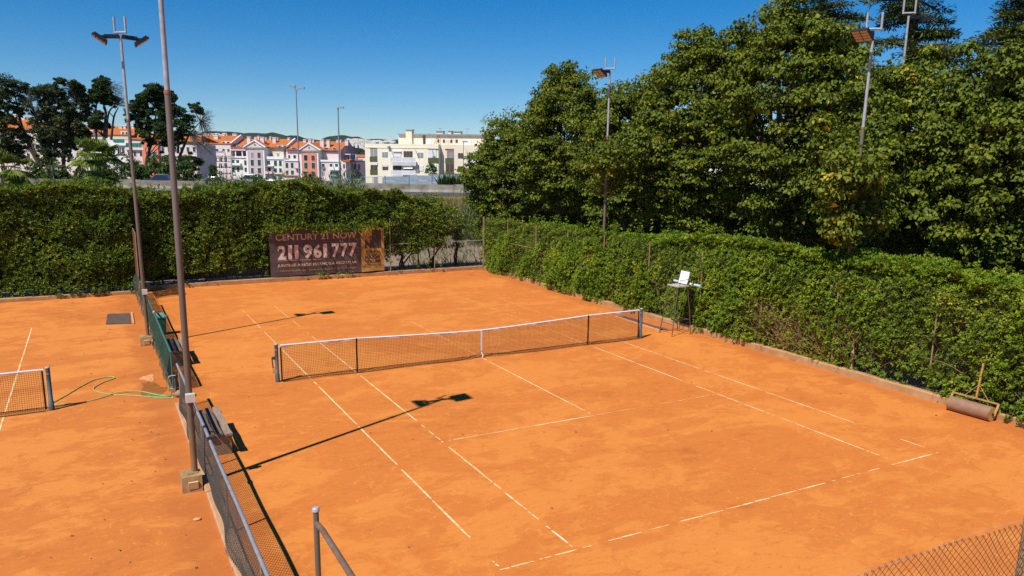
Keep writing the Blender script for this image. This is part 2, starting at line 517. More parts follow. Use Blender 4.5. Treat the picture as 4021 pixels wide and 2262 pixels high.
def sheet(name, x0, x1, y0, y1, z, mat, nx=1, ny=1):
    mb = MB()
    for i in range(nx):
        for j in range(ny):
            xa, xb = x0 + (x1 - x0) * i / nx, x0 + (x1 - x0) * (i + 1) / nx
            ya, yb = y0 + (y1 - y0) * j / ny, y0 + (y1 - y0) * (j + 1) / ny
            mb.add([(xa, ya, z), (xb, ya, z), (xb, yb, z), (xa, yb, z)], [(0, 1, 2, 3)])
    return mb.build(name, mat, kind='structure')
sheet('clay_court', -9.06, 9.2, -26, 18.3, 0.0, MAT['clay'])
sheet('side_clay_court', -34, -9.06, -26, 17.2, 0.0, MAT['clay_left'])
sheet('next_clay_court', 23.5, 46, -34, 15, -.01, MAT['clay'])
sheet('gravel_yard', -34, 9.8, 18.32, 34, -.012, MAT['gravel'])
sheet('side_path', 9.22, 18.4, -28, 34, -.02, MAT['gravel'])

# ---- court lines: worn strips lying on the clay
LW = .046
def wob(a, b, n):
    return np.linspace(a, b, n)
def strip(mb, axis, c, t0, t1, z=.004):
    if t0 > t1: t0, t1 = t1, t0
    n = max(2, int((t1 - t0) / .25) + 2)
    ts = np.linspace(t0, t1, n)
    l = LW / 2 * (1 - .35 * rng.random(n)); r = LW / 2 * (1 - .35 * rng.random(n))
    l[0] *= .4; r[-1] *= .4
    vs, fs = [], []
    for i, t in enumerate(ts):
        for s_, w_ in ((-1, l[i]), (1, r[i])):
            q = c + s_ * w_
            vs.append((q, t, z) if axis == 'x' else (t, q, z + .0015))
    for i in range(n - 1):
        k = (2 * i, 2 * i + 1, 2 * i + 3, 2 * i + 2)
        fs.append(k if axis == 'x' else tuple(reversed(k)))
    mb.add(vs, fs)
LINES = [
 ('x', -5.485, 'line', [(4.3, -.1), (-.46, -.8), (-.94, -4.45), (-4.6, -7.2), (-7.49, -9.04), (-9.12, -10.73), (-11.58, -11.64), (-11.69, -11.77)]),
 ('x', -5.485, 'line_dusty', [(11.43, 10.62), (10.27, 7.31), (6.76, 4.4)]),
 ('x', -4.115, 'line', [(4.41, -.24), (-.41, -2.26), (-2.26, -4.13), (-4.14, -4.81), (-5.15, -5.35), (-5.59, -5.9), (-6.0, -6.27), (-6.34, -6.44), (-6.76, -7.5), (-7.55, -8.9), (-8.95, -9.22), (-9.43, -10.24), (-10.31, -10.41), (-10.44, -10.67), (-10.94, -11.07), (-11.13, -11.64), (-11.69, -11.78)]),
 ('x', -4.115, 'line_dusty', [(11.58, 8.87), (8.28, 7.34), (7.28, 6.97), (5.94, 5.66), (5.22, 4.45)]),
 ('y', -11.885, 'line', [(-5.51, -5.35), (-5.31, -4.91), (-4.81, -4.75), (-4.71, -4.58), (-4.51, -4.08), (-3.98, -3.82), (-3.46, -3.23), (-3.2, -2.79), (-2.62, -2.17), (-1.9, -1.4), (-1.36, -.9), (-.83, -.16), (-.12, .27), (.31, .98), (1.06, 1.79), (2.01, 2.11), (2.32, 2.68), (2.77, 2.87), (3.13, 3.47), (3.84, 5.25), (5.38, 5.47)]),
 ('x', 5.485, 'line', [(-8.52, -9.68), (-10.94, -11.56), (-.3, -2.4), (-2.46, -3.79), (-3.83, -4.19), (-4.36, -4.65), (-4.75, -6.7), (-6.82, -8.5)]),
 ('x', 5.485, 'line_dusty', [(9.17, 5.52), (5.11, 4.05), (4.0, -.24)]),
 ('x', 4.115, 'line', [(-8.95, -11.02), (-11.07, -11.15), (-11.2, -11.4), (-11.56, -11.61), (-.36, -2.7), (-2.76, -4.95), (-5.51, -6.3), (-6.36, -6.69), (-6.72, -7.31), (-7.38, -8.12), (-8.14, -8.44), (-8.6, -8.92)]),
 ('x', 4.115, 'line_dusty', [(10.05, 6.4), (6.02, 3.98), (3.9, -.3)]),
 ('y', -6.4, 'line', [(-3.99, -3.92), (-3.84, -.03)]),
 ('y', -6.4, 'line_dusty', [(.05, 1.3), (1.39, 1.55), (1.62, 1.84), (2.03, 3.82), (3.86, 4.01)]),
 ('x', 0, 'line', [(-.14, -.41), (-.59, -5.25), (-5.29, -5.97), (-6.14, -6.25)]),
 ('x', 0, 'line_dusty', [(6.22, 4.81), (4.67, 3.97), (3.9, .14)]),
 ('y', 6.4, 'line_dusty', [(-3.78, -2.88), (-2.37, -1.95), (-1.65, -1.03), (-.2, .04), (.09, .97), (1.13, 2.04), (2.75, 3.98)]),
 ('y', 11.885, 'line_dusty', [(-1.8, -1.23), (-1.01, .35), (.55, 1.07), (1.36, 1.61), (1.8, 2.0), (2.13, 3.49), (3.81, 4.02)]),
 ('x', -12.9, 'line', [(10.8, 6.2), (6.15, .2), (-.1, -3.2), (-3.3, -9)]),
]
for ax, c, m, segs in LINES:
    mb = MB()
    for a, b in segs: strip(mb, ax, c, a, b)
    mb.build('court_line', MAT[m], kind='structure')

# ---- kerbs: low concrete edges cast in lengths
def kerb(name, a, b, width, h, mat, step=3.05, side=1):
    """blocks from a to b; the court-side face runs along a-b, the body lies on the `side` of it"""
    root = empty(name, (a[0], a[1], 0), kind='structure')
    a, b = np.array([*a, 0.]), np.array([*b, 0.])
    d = b - a; L = np.linalg.norm(d); d /= L
    nrm = np.cross(d, (0, 0, 1)) * side
    n = max(1, int(round(L / step)))
    for i in range(n):
        s0, s1 = L * i / n + .006, L * (i + 1) / n - .006
        hh = h + rng.uniform(-.008, .008); off = nrm * rng.uniform(-.006, .006)
        mb = MB()
        m = 5
        prev = None
        vs, fs = [], []
        for j in range(m + 1):
            p = a + d * (s0 + (s1 - s0) * j / m) + off
            ch = .015 + .02 * rng.random() ** 2
            jz = rng.uniform(-.006, .006)
            for o_, z_ in ((0, -.05), (0, hh - ch + jz), (ch, hh + jz), (width, hh), (width, -.05)):
                vs.append(p + nrm * o_ + np.array([0, 0, z_]))
        for j in range(m):
            for k in range(4):
                q = (j * 5 + k, j * 5 + k + 1, (j + 1) * 5 + k + 1, (j + 1) * 5 + k)
                fs.append(q if side > 0 else tuple(reversed(q)))
        fs += [(0, 1, 2, 3, 4), tuple(m * 5 + k for k in (4, 3, 2, 1, 0))]
        mb.add(vs, fs)
        mb.build('kerb_block', mat, root)
    return root
kerb('far_kerb', (-9.0, 18.05), (9.05, 18.15), .22, .21, MAT['kerb'], side=-1)
kerb('side_far_kerb', (-34, 16.5), (-9.18, 17.05), .22, .17, MAT['kerb'], side=-1)
kerb('right_kerb', (9.06, 18.1), (8.9, -.3), .2, .21, MAT['kerb'], side=-1)
kerb('right_kerb', (8.9, -.3), (8.96, -18.6), .2, .21, MAT['kerb'], side=-1)
kerb('divider_kerb', (-9.19, -19), (-9.17, -1.1), .22, .10, MAT['kerb2'], side=1)
kerb('divider_kerb', (-9.17, .12), (-9.16, 17.0), .20, .13, MAT['kerb2'], side=1)

# wet patch and lime stain by the tap
def stain(name, cx, cy, rx, ry, z, mat, seed):
    r = np.random.default_rng(seed); mb = MB(); n = 26
    pts = []
    for k in range(n):
        t = 2 * PI * k / n; q = 1 + .22 * math.sin(3 * t + seed) + .12 * r.normal()
        pts.append((cx + rx * q * math.cos(t), cy + ry * q * math.sin(t), z))
    mb.add([(cx, cy, z)] + pts, [(0, 1 + k, 1 + (k + 1) % n) for k in range(n)])
    return mb.build(name, mat, kind='structure')
stain('wet_patch', -9.58, .78, .30, .68, .0045, MAT['wet'], 3)
stain('lime_stain', -9.62, 1.95, .18, .34, .0042, MAT['salt'], 5)

# ------------------------------------------------------------------ WIRE NETTING
def netting(o, ex, ez, W, H, pitch, r, push=None, seg=6):
    """diamond wire mesh on the rectangle o + s*ex + t*ez; push(s,t,P) may bulge it"""
    o, ex, ez = map(lambda q: np.asarray(q, float), (o, ex, ez))
    n = np.cross(ex, ez)
    VV, FF, b = [], [], 0
    c = np.array([[1, 0], [-.5, .87], [-.5, -.87]])
    for sgn in (1, -1):
        k = int((W + H) / pitch) + 1
        for i in range(k):
            # line s = s0 + sgn*t  with s inside 0..W
            s0 = i * pitch if sgn > 0 else i * pitch
            if sgn > 0: s0 -= H
            t0 = max(0, -s0) if sgn > 0 else max(0, s0 - W)
            t1 = min(H, W - s0) if sgn > 0 else min(H, s0)
            if t1 - t0 < .02: continue
            m = max(2, int(seg * (t1 - t0) / H) + 1)
            t = np.linspace(t0, t1, m); s = s0 + sgn * t
            P = o + s[:, None] * ex + t[:, None] * ez
            if push is not None: P = push(s, t, P)
            d = unit(ex * sgn + ez)
            a = np.cross(d, n)
            ring = P[:, None, :] + r * (c[None, :, :1] * a + c[None, :, 1:] * n)
            VV.append(ring.reshape(-1, 3))
            for j in range(m - 1):
                for q in range(3):
                    a0, a1 = b + j * 3 + q, b + j * 3 + (q + 1) % 3
                    FF += [(a0, a1, a1 + 3), (a0, a1 + 3, a0 + 3)]
            b += 3 * m
    return np.concatenate(VV), np.array(FF)

# ------------------------------------------------------------------ DIVIDER FENCES
fx = -9.06
lf = empty('chain_link_fence', (fx, -7, 0), 'low grey chain-link fence with loose bulging mesh along the divider kerb, nearest the viewer', 'fence')
for y in (-1.3, -2.63, -5.7, -8.76, -11.85, -14.95):
    MB().tube([(fx + .02, y, .0), (fx + .02, y, 1.08)], .024, 8).build('post', MAT['post_dusty'], lf)
pts = [(fx, y, 1.1 + .012 * math.sin(y * 1.7)) for y in np.linspace(-1.1, -15.0, 24)]
MB().tube(pts, .03, 10).build('top_rail', MAT['steel_rail'], lf)
MB().tube([(fx, -7.0, 1.1), (fx, -7.16, 1.1)], .042, 10).build('rail_clamp', MAT['black'], lf)
def push_low(s, t, P):
    q = P.copy(); y = q[:, 1]
    bulge = (1 - t / 1.05) ** 1.5 * (.05 + .03 * np.sin(y * 1.1) + .025 * np.sin(y * 2.7 + 1)) + .035 * np.sin(y * 3.1 + t * 4) * (1 - t / 1.05)
    q[:, 0] -= bulge; q[:, 1] += .02 * np.sin(t * 9 + y * 2)
    return q
v, f = netting((fx, -1.15, .05), (0, -1, 0), (0, 0, 1), 13.9, 1.04, .088, .0037, push_low, 9)
soup('wire_mesh', v, f, MAT['wire'], lf)
v, f = netting((fx - .01, -1.13, .04), (0, -1, 0), (0, 0, 1), 13.9, .30, .088, .0037, push_low, 5)
soup('wire_mesh', v, f, MAT['wire'], lf)

# green screened fence beyond the gap
def cloth_mat(name, c, alpha):
    t = NT(name).set(.9, 0, .1)
    v = t.coords('World'); f = t.noise(v, 9, 4, .6)
    t.col(t.ramp(f, [(.3, tuple(np.array(c) * .7)), (.7, tuple(np.array(c) * 1.2))]))
    n2 = t.noise(v, 2.3, 4, .6)
    a = t.ramp(n2, [(.35, alpha * .75), (.65, min(1, alpha * 1.2))])
    t.link(a, t.p.inputs['Alpha'])
    return t.m
MAT['green_cloth'] = cloth_mat('green_windbreak_cloth', (.028, .080, .055), .72)
MAT['grey_cloth'] = cloth_mat('grey_green_torn_cloth', (.06, .085, .06), .55)
gf = empty('screened_fence', (-9.1, 6.5, 0), 'low fence with green windbreak cloth and green pipe rail beyond the gap in the divider', 'fence')
for y in (.16, 3.1, 5.9, 9.0, 12.0, 15.0):
    MB().tube([(-9.09, y, 0), (-9.09, y, 1.1)], .026, 8).build('post', MAT['green_pipe'], gf)
MB().tube([(-9.09, y, 1.1 + .01 * math.sin(y * 2)) for y in np.linspace(.14, 13.4, 18)], .03, 10).build('top_rail', MAT['green_pipe'], gf)
MB().tube([(-9.09, 6.05, 1.1), (-9.09, 6.25, 1.12)], .04, 10).build('rail_clamp', MAT['steel'], gf)
def cloth(y0, y1, z0, z1, x, mat, parent, ragged=.1, ny=46, bul=.05, seed=0, name='windbreak_cloth'):
    r = np.random.default_rng(seed); vs, fs = [], []; nz = 7
    low = z0 + ragged * np.abs(np.cumsum(r.normal(0, .35, ny + 1)) % 1.0 - .5) * 2
    for i in range(ny + 1):
        y = y0 + (y1 - y0) * i / ny
        for j in range(nz + 1):
            k = j / nz
            z = low[i] + (z1 - low[i]) * k
            xx = x - bul * math.sin(PI * min(1, (1 - k) * 1.1)) * (1 + .5 * math.sin(y * 2.3)) - .03 * math.sin(y * 5 + k * 3) * (1 - k) - .10 * (1 - k) ** 2
            vs.append((xx, y, z))
    for i in range(ny):
        for j in range(nz):
            a = i * (nz + 1) + j
            fs.append((a, a + nz + 1, a + nz + 2, a + 1))
    return MB().add(vs, fs, True).build(name, mat, parent)
cloth(.18, 7.4, .06, 1.08, -9.12, MAT['green_cloth'], gf, .16, seed=1)
cloth(7.4, 13.4, .08, 1.05, -9.13, MAT['grey_cloth'], gf, .2, seed=2)
cloth(13.4, 16.9, .06, .98, -9.13, MAT['grey_cloth'], gf, .2, 24, .09, seed=4)
v, f = netting((-9.1, .2, .1), (0, 1, 0), (0, 0, 1), 16.6, .96, .09, .003, None, 2)
soup('wire_mesh', v, f, MAT['wire'], gf)
MB().bar((-9.16, 13.5, .62), (-9.12, 13.3, 1.12), .06, .03).build('loose_lath', MAT['lath'], gf)

# tall net bay at the far end of the divider, brown netting torn along the top
tf = empty('tall_fence_bay', (-9.08, 16.5, 0), 'tall brown torn netting on a thin post at the far end of the divider fence', 'fence')
MB().tube([(-9.08, 15.15, 0), (-9.08, 15.15, 2.98)], .022, 8).build('post', MAT['post_dusty'], tf)
MB().tube([(-9.1, 18.0, 0), (-9.1, 18.0, 3.0)], .022, 8).build('post', MAT['post_dusty'], tf)
MB().tube([(-9.08, 15.2, 2.95), (-9.08, 18.0, 2.98)], .016, 6).build('top_rail', MAT['post_dusty'], tf)
vs = [(-9.1, 15.2, 2.92), (-9.1, 15.5, 2.2), (-9.1, 15.5, 1.55), (-9.1, 15.35, 1.0), (-9.1, 17.95, .9), (-9.1, 17.95, 2.96)]
MAT['brown_cloth'] = cloth_mat('brown_torn_netting', (.20, .085, .04), .8)
MB().ngon(vs).build('netting', MAT['brown_cloth'], tf)
v, f = netting((-9.09, 15.2, 1.0), (0, 1, 0), (0, 0, 1), 2.75, 1.92, .07, .004, None, 3)
soup('wire_mesh', v, f, MAT['wire_rust'], tf)

# near end of the court: tall bay with rusty rail, and the mesh that hangs across the near end
nf = empty('corner_fence', (-9.08, -15.1, 0), 'flaking green corner post with a rusty horizontal rail in the foreground', 'fence')
MB().tube([(-9.08, -15.08, 0), (-9.08, -15.08, 3.14)], .026, 12).build('post', MAT['post_paint'], nf)
MB().tube([(-9.08, -15.08, 3.135), (-9.08, -15.08, 3.165), (-9.08, -15.08, 3.172)], [.034, .034, .024], 12).build('cap', MAT['cap'], nf)
MB().tube([(-9.08, -15.1, 3.02), (-9.08, -15.3, 3.05), (-9.08, -18.2, 3.06)], .026, 12).build('rail', MAT['rail_rust'], nf)
MB().tube([(-9.08, -18.2, 0), (-9.08, -18.2, 3.14)], .026, 12).build('post', MAT['post_paint'], nf)
ef = empty('end_fence', (-4, -18.2, 0), 'rusty wide-meshed chain-link fence sagging across the near end of the court', 'fence')
MB().tube([(-3.66, -18.2, 0), (-3.66, -18.2, 3.34)], .028, 12).build('post', MAT['post_dusty'], ef)
def push_end(s, t, P):
    q = P.copy(); x = q[:, 0]
    top = 3.225 + .03 * np.sin((x + 5.7) * 1.7)
    q[:, 2] = q[:, 2] - 3.2 + top
    q[:, 1] += .05 * np.sin(x * 1.3 + t) + .01 * np.sin(x * 9)
    q[:, 0] += .012 * np.sin(t * 11 + x * 5)
    return q
v, f = netting((-9.0, -18.2, .1), (1, 0, 0), (0, 0, 1), 5.33, 3.1, .075, .0027, push_end, 40)
soup('wire_mesh', v, f, MAT['wire_rust'], ef)
mb = MB()
for k in range(70):
    x = -9.0 + .0375 + k * .075
    q = push_end(np.array([x + 9.0]), np.array([3.1]), np.array([[x, -18.2, 3.2]]))[0]
    mb.tube([q + [-.008, 0, -.005], q + [-.004, .003, .016], q + [.006, -.003, .014], q + [.008, 0, -.006]], .0027, 4)
mb.build('wire_loops', MAT['wire_rust'], ef, kind='stuff')
xs = np.linspace(-9.0, -3.66, 40)
MB().tube([(x, -18.2 + .05 * math.sin(x * 1.3 + 3.1), 3.25 + .03 * math.sin((x + 5.7) * 1.7) + .03 * math.sin((x + 9) * 2.9)) for x in xs], .0016, 4).build('tension_wire', MAT['steel'], ef)

# boundary fences carried by posts along the right kerb and the far kerb
sf = empty('boundary_fence', (9.0, 0, 0), 'tall chain-link fence with dusty posts along the right kerb in front of the hedge', 'fence')
for i, y in enumerate((18.13, 15.25, 12.2, 9.21, 6.25, 3.08, -.03, -3.04, -6.03, -9.1, -12.2, -15.2)):
    px_ = 9.24 if y in (-9.1, -12.2) else 9.10
    MB().tube([(px_, y, .1), (px_, y, 3.05)], .024, 8).build('post', MAT['post_dusty'], sf)
v, f = netting((9.06, 18.1, .2), (0, -1, 0), (0, 0, 1), 36, 2.85, .11, .0013, None, 1)
soup('wire_mesh', v, f, MAT['wire_rust'], sf)
MB().tube([(9.04, 17.0, 1.86), (9.04, 12.4, 1.84)], .014, 6).build('brace', MAT['post_dusty'], sf)
bf = empty('boundary_fence', (0, 18.2, 0), 'tall chain-link fence with top and middle rail along the far kerb', 'fence')
for x in (9.08, 6.05, 3.45):
    MB().tube([(x, 18.2, .1), (x, 18.2, 3.06)], .024, 8).build('post', MAT['post_dusty'], bf)
MB().tube([(3.45, 18.2, 3.05), (9.08, 18.2, 3.05)], .016, 6).build('top_rail', MAT['black'], bf)
MB().tube([(3.45, 18.2, 1.68), (9.08, 18.2, 1.7)], .016, 6).build('middle_rail', MAT['steel'], bf)
v, f = netting((3.45, 18.23, .2), (1, 0, 0), (0, 0, 1), 5.6, 2.84, .10, .0018, None, 1)
soup('wire_mesh', v, f, MAT['wire'], bf)
v, f = netting((-9, 18.2, .2), (1, 0, 0), (0, 0, 1), 12.4, .55, .09, .002, None, 1)
soup('wire_mesh', v, f, MAT['wire'], bf)

# ------------------------------------------------------------------ TENNIS NETS
def net_top(x, half=6.4):
    a = abs(x)
    if a < 4.1: return .914 + (1.05 - .914) * (a / 4.1) ** 1.3
    return 1.05 + .015 * (a - 4.1) / (half - 4.1)

def tennis_net(name, x0, x1, y0, centre, label, posts=(1, 1), sticks=True, cell=.048):
    root = empty(name, ((x0 + x1) / 2, y0, 0), label, 'net')
    def zt(x): return net_top(x - centre)
    def zb(x):
        a = abs(x - centre)
        lift = .10 * math.exp(-(a / .55) ** 2) if sticks else 0
        return .03 + lift + .015 * math.sin(x * 2.1)
    def yy(x, k): return y0 + .05 * math.sin(k * PI) * math.sin(x * .9) - .10 * (1 - k) ** 3 * (1 if abs(x - centre) > .4 else .3)
    xa, xb = x0 + .12, x1 - .12
    mb = MB(); r = .0034
    nx = int((xb - xa) / cell); nz = 21
    VV, FF, b = [], [], 0
    c3 = np.array([[1, 0], [-.5, .87], [-.5, -.87]])
    def strand(P, a, bb):
        nonlocal b
        ring = P[:, None, :] + r * (c3[None, :, :1] * a + c3[None, :, 1:] * bb)
        VV.append(ring.reshape(-1, 3)); m = len(P)
        for j in range(m - 1):
            for q in range(3):
                a0, a1 = b + j * 3 + q, b + j * 3 + (q + 1) % 3
                FF.extend([(a0, a1, a1 + 3), (a0, a1 + 3, a0 + 3)])
        b += 3 * m
    ks = np.linspace(0, 1, 6)
    for i in range(nx + 1):
        x = xa + (xb - xa) * i / nx
        P = np.array([(x + .004 * math.sin(i), yy(x, k), zb(x) + (zt(x) - .04 - zb(x)) * k) for k in ks])
        strand(P, np.array([1., 0, 0]), np.array([0, 1., 0]))
    for j in range(nz + 1):
        k = j / nz
        P = np.array([(x, yy(x, k), zb(x) + (zt(x) - .04 - zb(x)) * k) for x in np.linspace(xa, xb, 70)])
        strand(P, np.array([0, 0, 1.]), np.array([0, 1., 0]))
    soup('netting', np.concatenate(VV), np.array(FF), MAT['net'], root)
    # headband: folded canvas
    mb = MB(); xs = np.linspace(xa - .02, xb + .02, 90); vs, fs = [], []
    for i, x in enumerate(xs):
        z = zt(x); h = .055 + .012 * math.sin(x * 3.7) + .008 * math.sin(x * 11); h *= .8 if abs(abs(x - centre) - 4.1) < .12 and sticks else 1
        for dy, dz in ((-.012, -h), (-.016, -.012), (-.004, .006), (.012, -.006), (.014, -h * .9)):
            vs.append((x, y0 + dy + .004 * math.sin(x * 9), z + dz))
    for i in range(len(xs) - 1):
        for k in range(4):
            fs.append((i * 5 + k, (i + 1) * 5 + k, (i + 1) * 5 + k + 1, i * 5 + k + 1))
    mb.add(vs, fs, True).build('headband', MAT['white_band'], root)
    MB().tube([(x, y0 - .017, zt(x) - .03) for x in np.linspace(xa, xb, 60)], .004, 5).build('seam', MAT['net'], root)
    MB().tube([(x, yy(x, 0) + .0, zb(x)) for x in np.linspace(xa, xb, 90)], .010, 5).build('bottom_rope', MAT['net'], root)
    for s, x in ((-1, xa), (1, xb)):
        if posts[0 if s < 0 else 1]:
            MB().bar((x, y0 - .02, .04), (x, y0 - .005, zt(x) - .05), .045, .012, (0, 1, 0)).build('side_band', MAT['black'], root)
    if sticks:
        for s in (-1, 1):
            x = centre + s * 4.1
            MB().box(x - .022, x + .022, y0 - .045, y0 - .018, 0.005, 1.045).build('singles_stick', MAT['black'], root)
        MB().bar((centre, y0 - .018, .16), (centre, y0 - .018, .90), .05, .006, (0, 1, 0)).build('centre_strap', MAT['white_band'], root)
        mb = MB()
        mb.tube([(centre, y0 - .02, .17), (centre + .035, y0 - .06, .11), (centre + .02, y0 - .10, .05), (centre - .06, y0 - .17, .012)], [.014, .016, .014, .006], 6)
        mb.build('strap_tail', MAT['white_band'], root)
    for s, x in ((-1, x0), (1, x1)):
        if not posts[0 if s < 0 else 1]: continue
        p = MB().tube([(x, y0, -.02), (x, y0, .22), (x, y0, .221), (x, y0, 1.08)], [.062, .062, .050, .050], 14).build('post', MAT['netpost'], root)
        MB().tube([(x, y0, 1.08), (x, y0, 1.10), (x, y0, 1.112)], [.054, .054, .036], 14).build('post_cap', MAT['steel'], p)
        MB().tube([(x, y0, .93), (x, y0, .945)], .056, 14).build('clamp_ring', MAT['steel'], p)
        if s < 0 and sticks:
            mb = MB().box(x - .12, x - .05, y0 - .03, y0 + .03, .66, .74)
            mb.bar((x - .13, y0, .72), (x - .11, y0, .42), .035, .03)
            mb.tube([(x - .115, y0, .42), (x - .105, y0, .26), (x - .075, y0, .25), (x - .065, y0, .45)], .006, 6)
            mb.build('winch', MAT['netpost'], p)
    return root
tennis_net('tennis_net', -6.4, 6.4, 0, 0, 'black tennis net with white headband and centre strap across the middle of the main court')
tennis_net('tennis_net', -24.7, -11.9, -.09, -18.3, 'end of a second tennis net with green-grey post on the left-hand court', posts=(0, 1), sticks=False)

# ------------------------------------------------------------------ FLOODLIGHT POLES
def floodlight(parent, c, yawa, tilt):
    """LED panel: box body, fins on the back, lens tiles under it; yawa = direction it faces, tilt down"""
    f = np.array([math.cos(yawa), math.sin(yawa), 0.0]); s = np.array([-f[1], f[0], 0]); up = np.array([0, 0, 1.])
    fwd = f * math.cos(tilt) - up * math.sin(tilt)       # along the panel, outwards and down or up
    nrm = np.cross(fwd, s); nrm = nrm if nrm[2] < 0 else -nrm  # glass side looks down
    c = np.asarray(c, float)
    b = MB().obox(c - nrm * .02, fwd * .23, s * .26, nrm * .03)
    for k in range(7):
        b.obox(c - nrm * .075 + s * (-.22 + .44 * k / 6), fwd * .20, s * .010, nrm * .03)
    o = b.build('floodlight', MAT['tin'], parent)
    for i in range(4):
        for j in range(2):
            q = c + nrm * .014 + fwd * (-.16 + .107 * i) + s * (-.122 + .244 * j)
            MB().obox(q, fwd * .043, s * .108, nrm * .006).build('lens_tile', MAT['lens'], o)
    return o

def flood_pole(loc, label, base=True, heads=((PI, -.6), (0, -.6)), h=9.95, fork_yaw=-.75, lean=0.0):
    x, y = loc
    z0 = .3 if base else 0.0
    root = empty('floodlight_pole', (x, y, 0), label, 'light pole', 'tall floodlight poles around the courts')
    if base:
        b = MB(); b.hexa([(x - .26, y - .27, -.05), (x + .10, y - .29, -.05), (x + .10, y + .22, -.05), (x - .26, y + .22, -.05),
                          (x - .25, y - .24, z0), (x + .10, y - .25, z0 + .01), (x + .10, y + .2, z0), (x - .25, y + .2, z0 - .01)])
        bo = b.build('footing', MAT['footing'], root)
        MB().box(x - .13, x + .05, y - .12, y + .12, z0 + .002, z0 + .022).build('base_plate', MAT['post_dusty'], bo)
        MB().obox((x - .06, y - .275, .14), (.085, 0, 0), (0, .02, .004), (0, -.012, .07)).build('cover', MAT['cream_box'], bo)
    lx = lambda z: x + lean * z
    MB().tube([(x, y, z0), (lx(1.3), y, 1.3), (lx(4.3), y, 4.3), (lx(7.3), y, 7.3)], [.062, .060, .056, .052], 14).build('lower_shaft', MAT['pole_low'], root)
    MB().tube([(lx(7.3), y, 7.28), (lx(7.3), y, 7.34)], .060, 14).build('collar', MAT['rust'], root)
    MB().tube([(lx(7.34), y, 7.34), (lx(h), y, h - .1)], [.046, .040], 14).build('upper_shaft', MAT['steel'], root)
    f = np.array([math.cos(fork_yaw), math.sin(fork_yaw), 0])
    c = np.array([lx(h), y, h])
    fk = MB().tube([c - f * .22, c + f * .22], .034, 10)
    for s in (-1, 1):
        fk.tube([c + f * .2 * s + (0, 0, -.03), c + f * .2 * s + (0, 0, .46)], .034, 10)
    fk.build('fork', MAT['steel'], root)
    for yawa, tilt in heads:
        d = np.array([math.cos(yawa), math.sin(yawa), 0]); s = np.array([-d[1], d[0], 0])
        a = MB().bar(c + d * .04 + (0, 0, -.12), c + d * .46 + (0, 0, -.15), .10, .12)
        a.bar(c + d * .42 + s * .16 + (0, 0, -.16), c + d * .42 - s * .16 + (0, 0, -.16), .05, .06)
        a.bar(c + d * .38 + s * .15 + (0, 0, -.14), c + d * .6 + s * .15 + (0, 0, -.19), .03, .06)
        a.bar(c + d * .38 - s * .15 + (0, 0, -.14), c + d * .6 - s * .15 + (0, 0, -.19), .03, .06)
        a.build('lamp_arm', MAT['tin'], root)
        floodlight(root, c + d * .60 + (0, 0, -.25), yawa, tilt)
    if base:
        MB().box(x - .075, x + .085, y - .15, y - .055, 1.72, 1.88).build('junction_box', MAT['white_box'], root)
        MB().tube([(x + .03, y - .085, 1.74), (x + .09, y - .1, 1.55), (x + .03, y - .07, 1.38)], .009, 6).build('cable', MAT['black'], root)
    return root

def pole_mat():
    t = NT('dusty_pole_paint').set(.6, .15, .3)
    v = t.coords('World'); f = t.noise(v, 2.2, 5, .65)
    sp = t.node('SeparateXYZ'); t.link(v, sp.inputs[0])
    z = t.math('ADD', t.math('MULTIPLY', sp.outputs[2], .16), t.math('MULTIPLY', f, .25))
    t.col(t.ramp(z, [(.12, (.34, .19, .075)), (.32, (.165, .115, .075)), (.7, (.15, .12, .095)), (1.0, (.18, .15, .13))]))
    return t.m
MAT['pole_low'] = pole_mat()
flood_pole((-9.30, -6.48), 'nearest light pole on a concrete footing at the divider fence, top out of frame')
flood_pole((-9.32, 6.35), 'slim light pole with two dark floodlights rising behind the green screened fence', lean=-.008)
flood_pole((9.42, 6.75), 'light pole standing in the right hedge behind the umpire chair, single floodlight facing left', base=False, heads=((PI + .15, -.62),), h=10.15)
flood_pole((9.55, -5.9), 'light pole standing before the big linden crowns at right, floodlight panel facing left', base=False, heads=((PI + .15, -.62),), h=10.1, lean=.012)
flood_pole((16.4, -2.15), 'light pole with fork top half hidden among the crowns at upper right, floodlight facing away', base=False, heads=((-.35, -.4),), h=11.75)

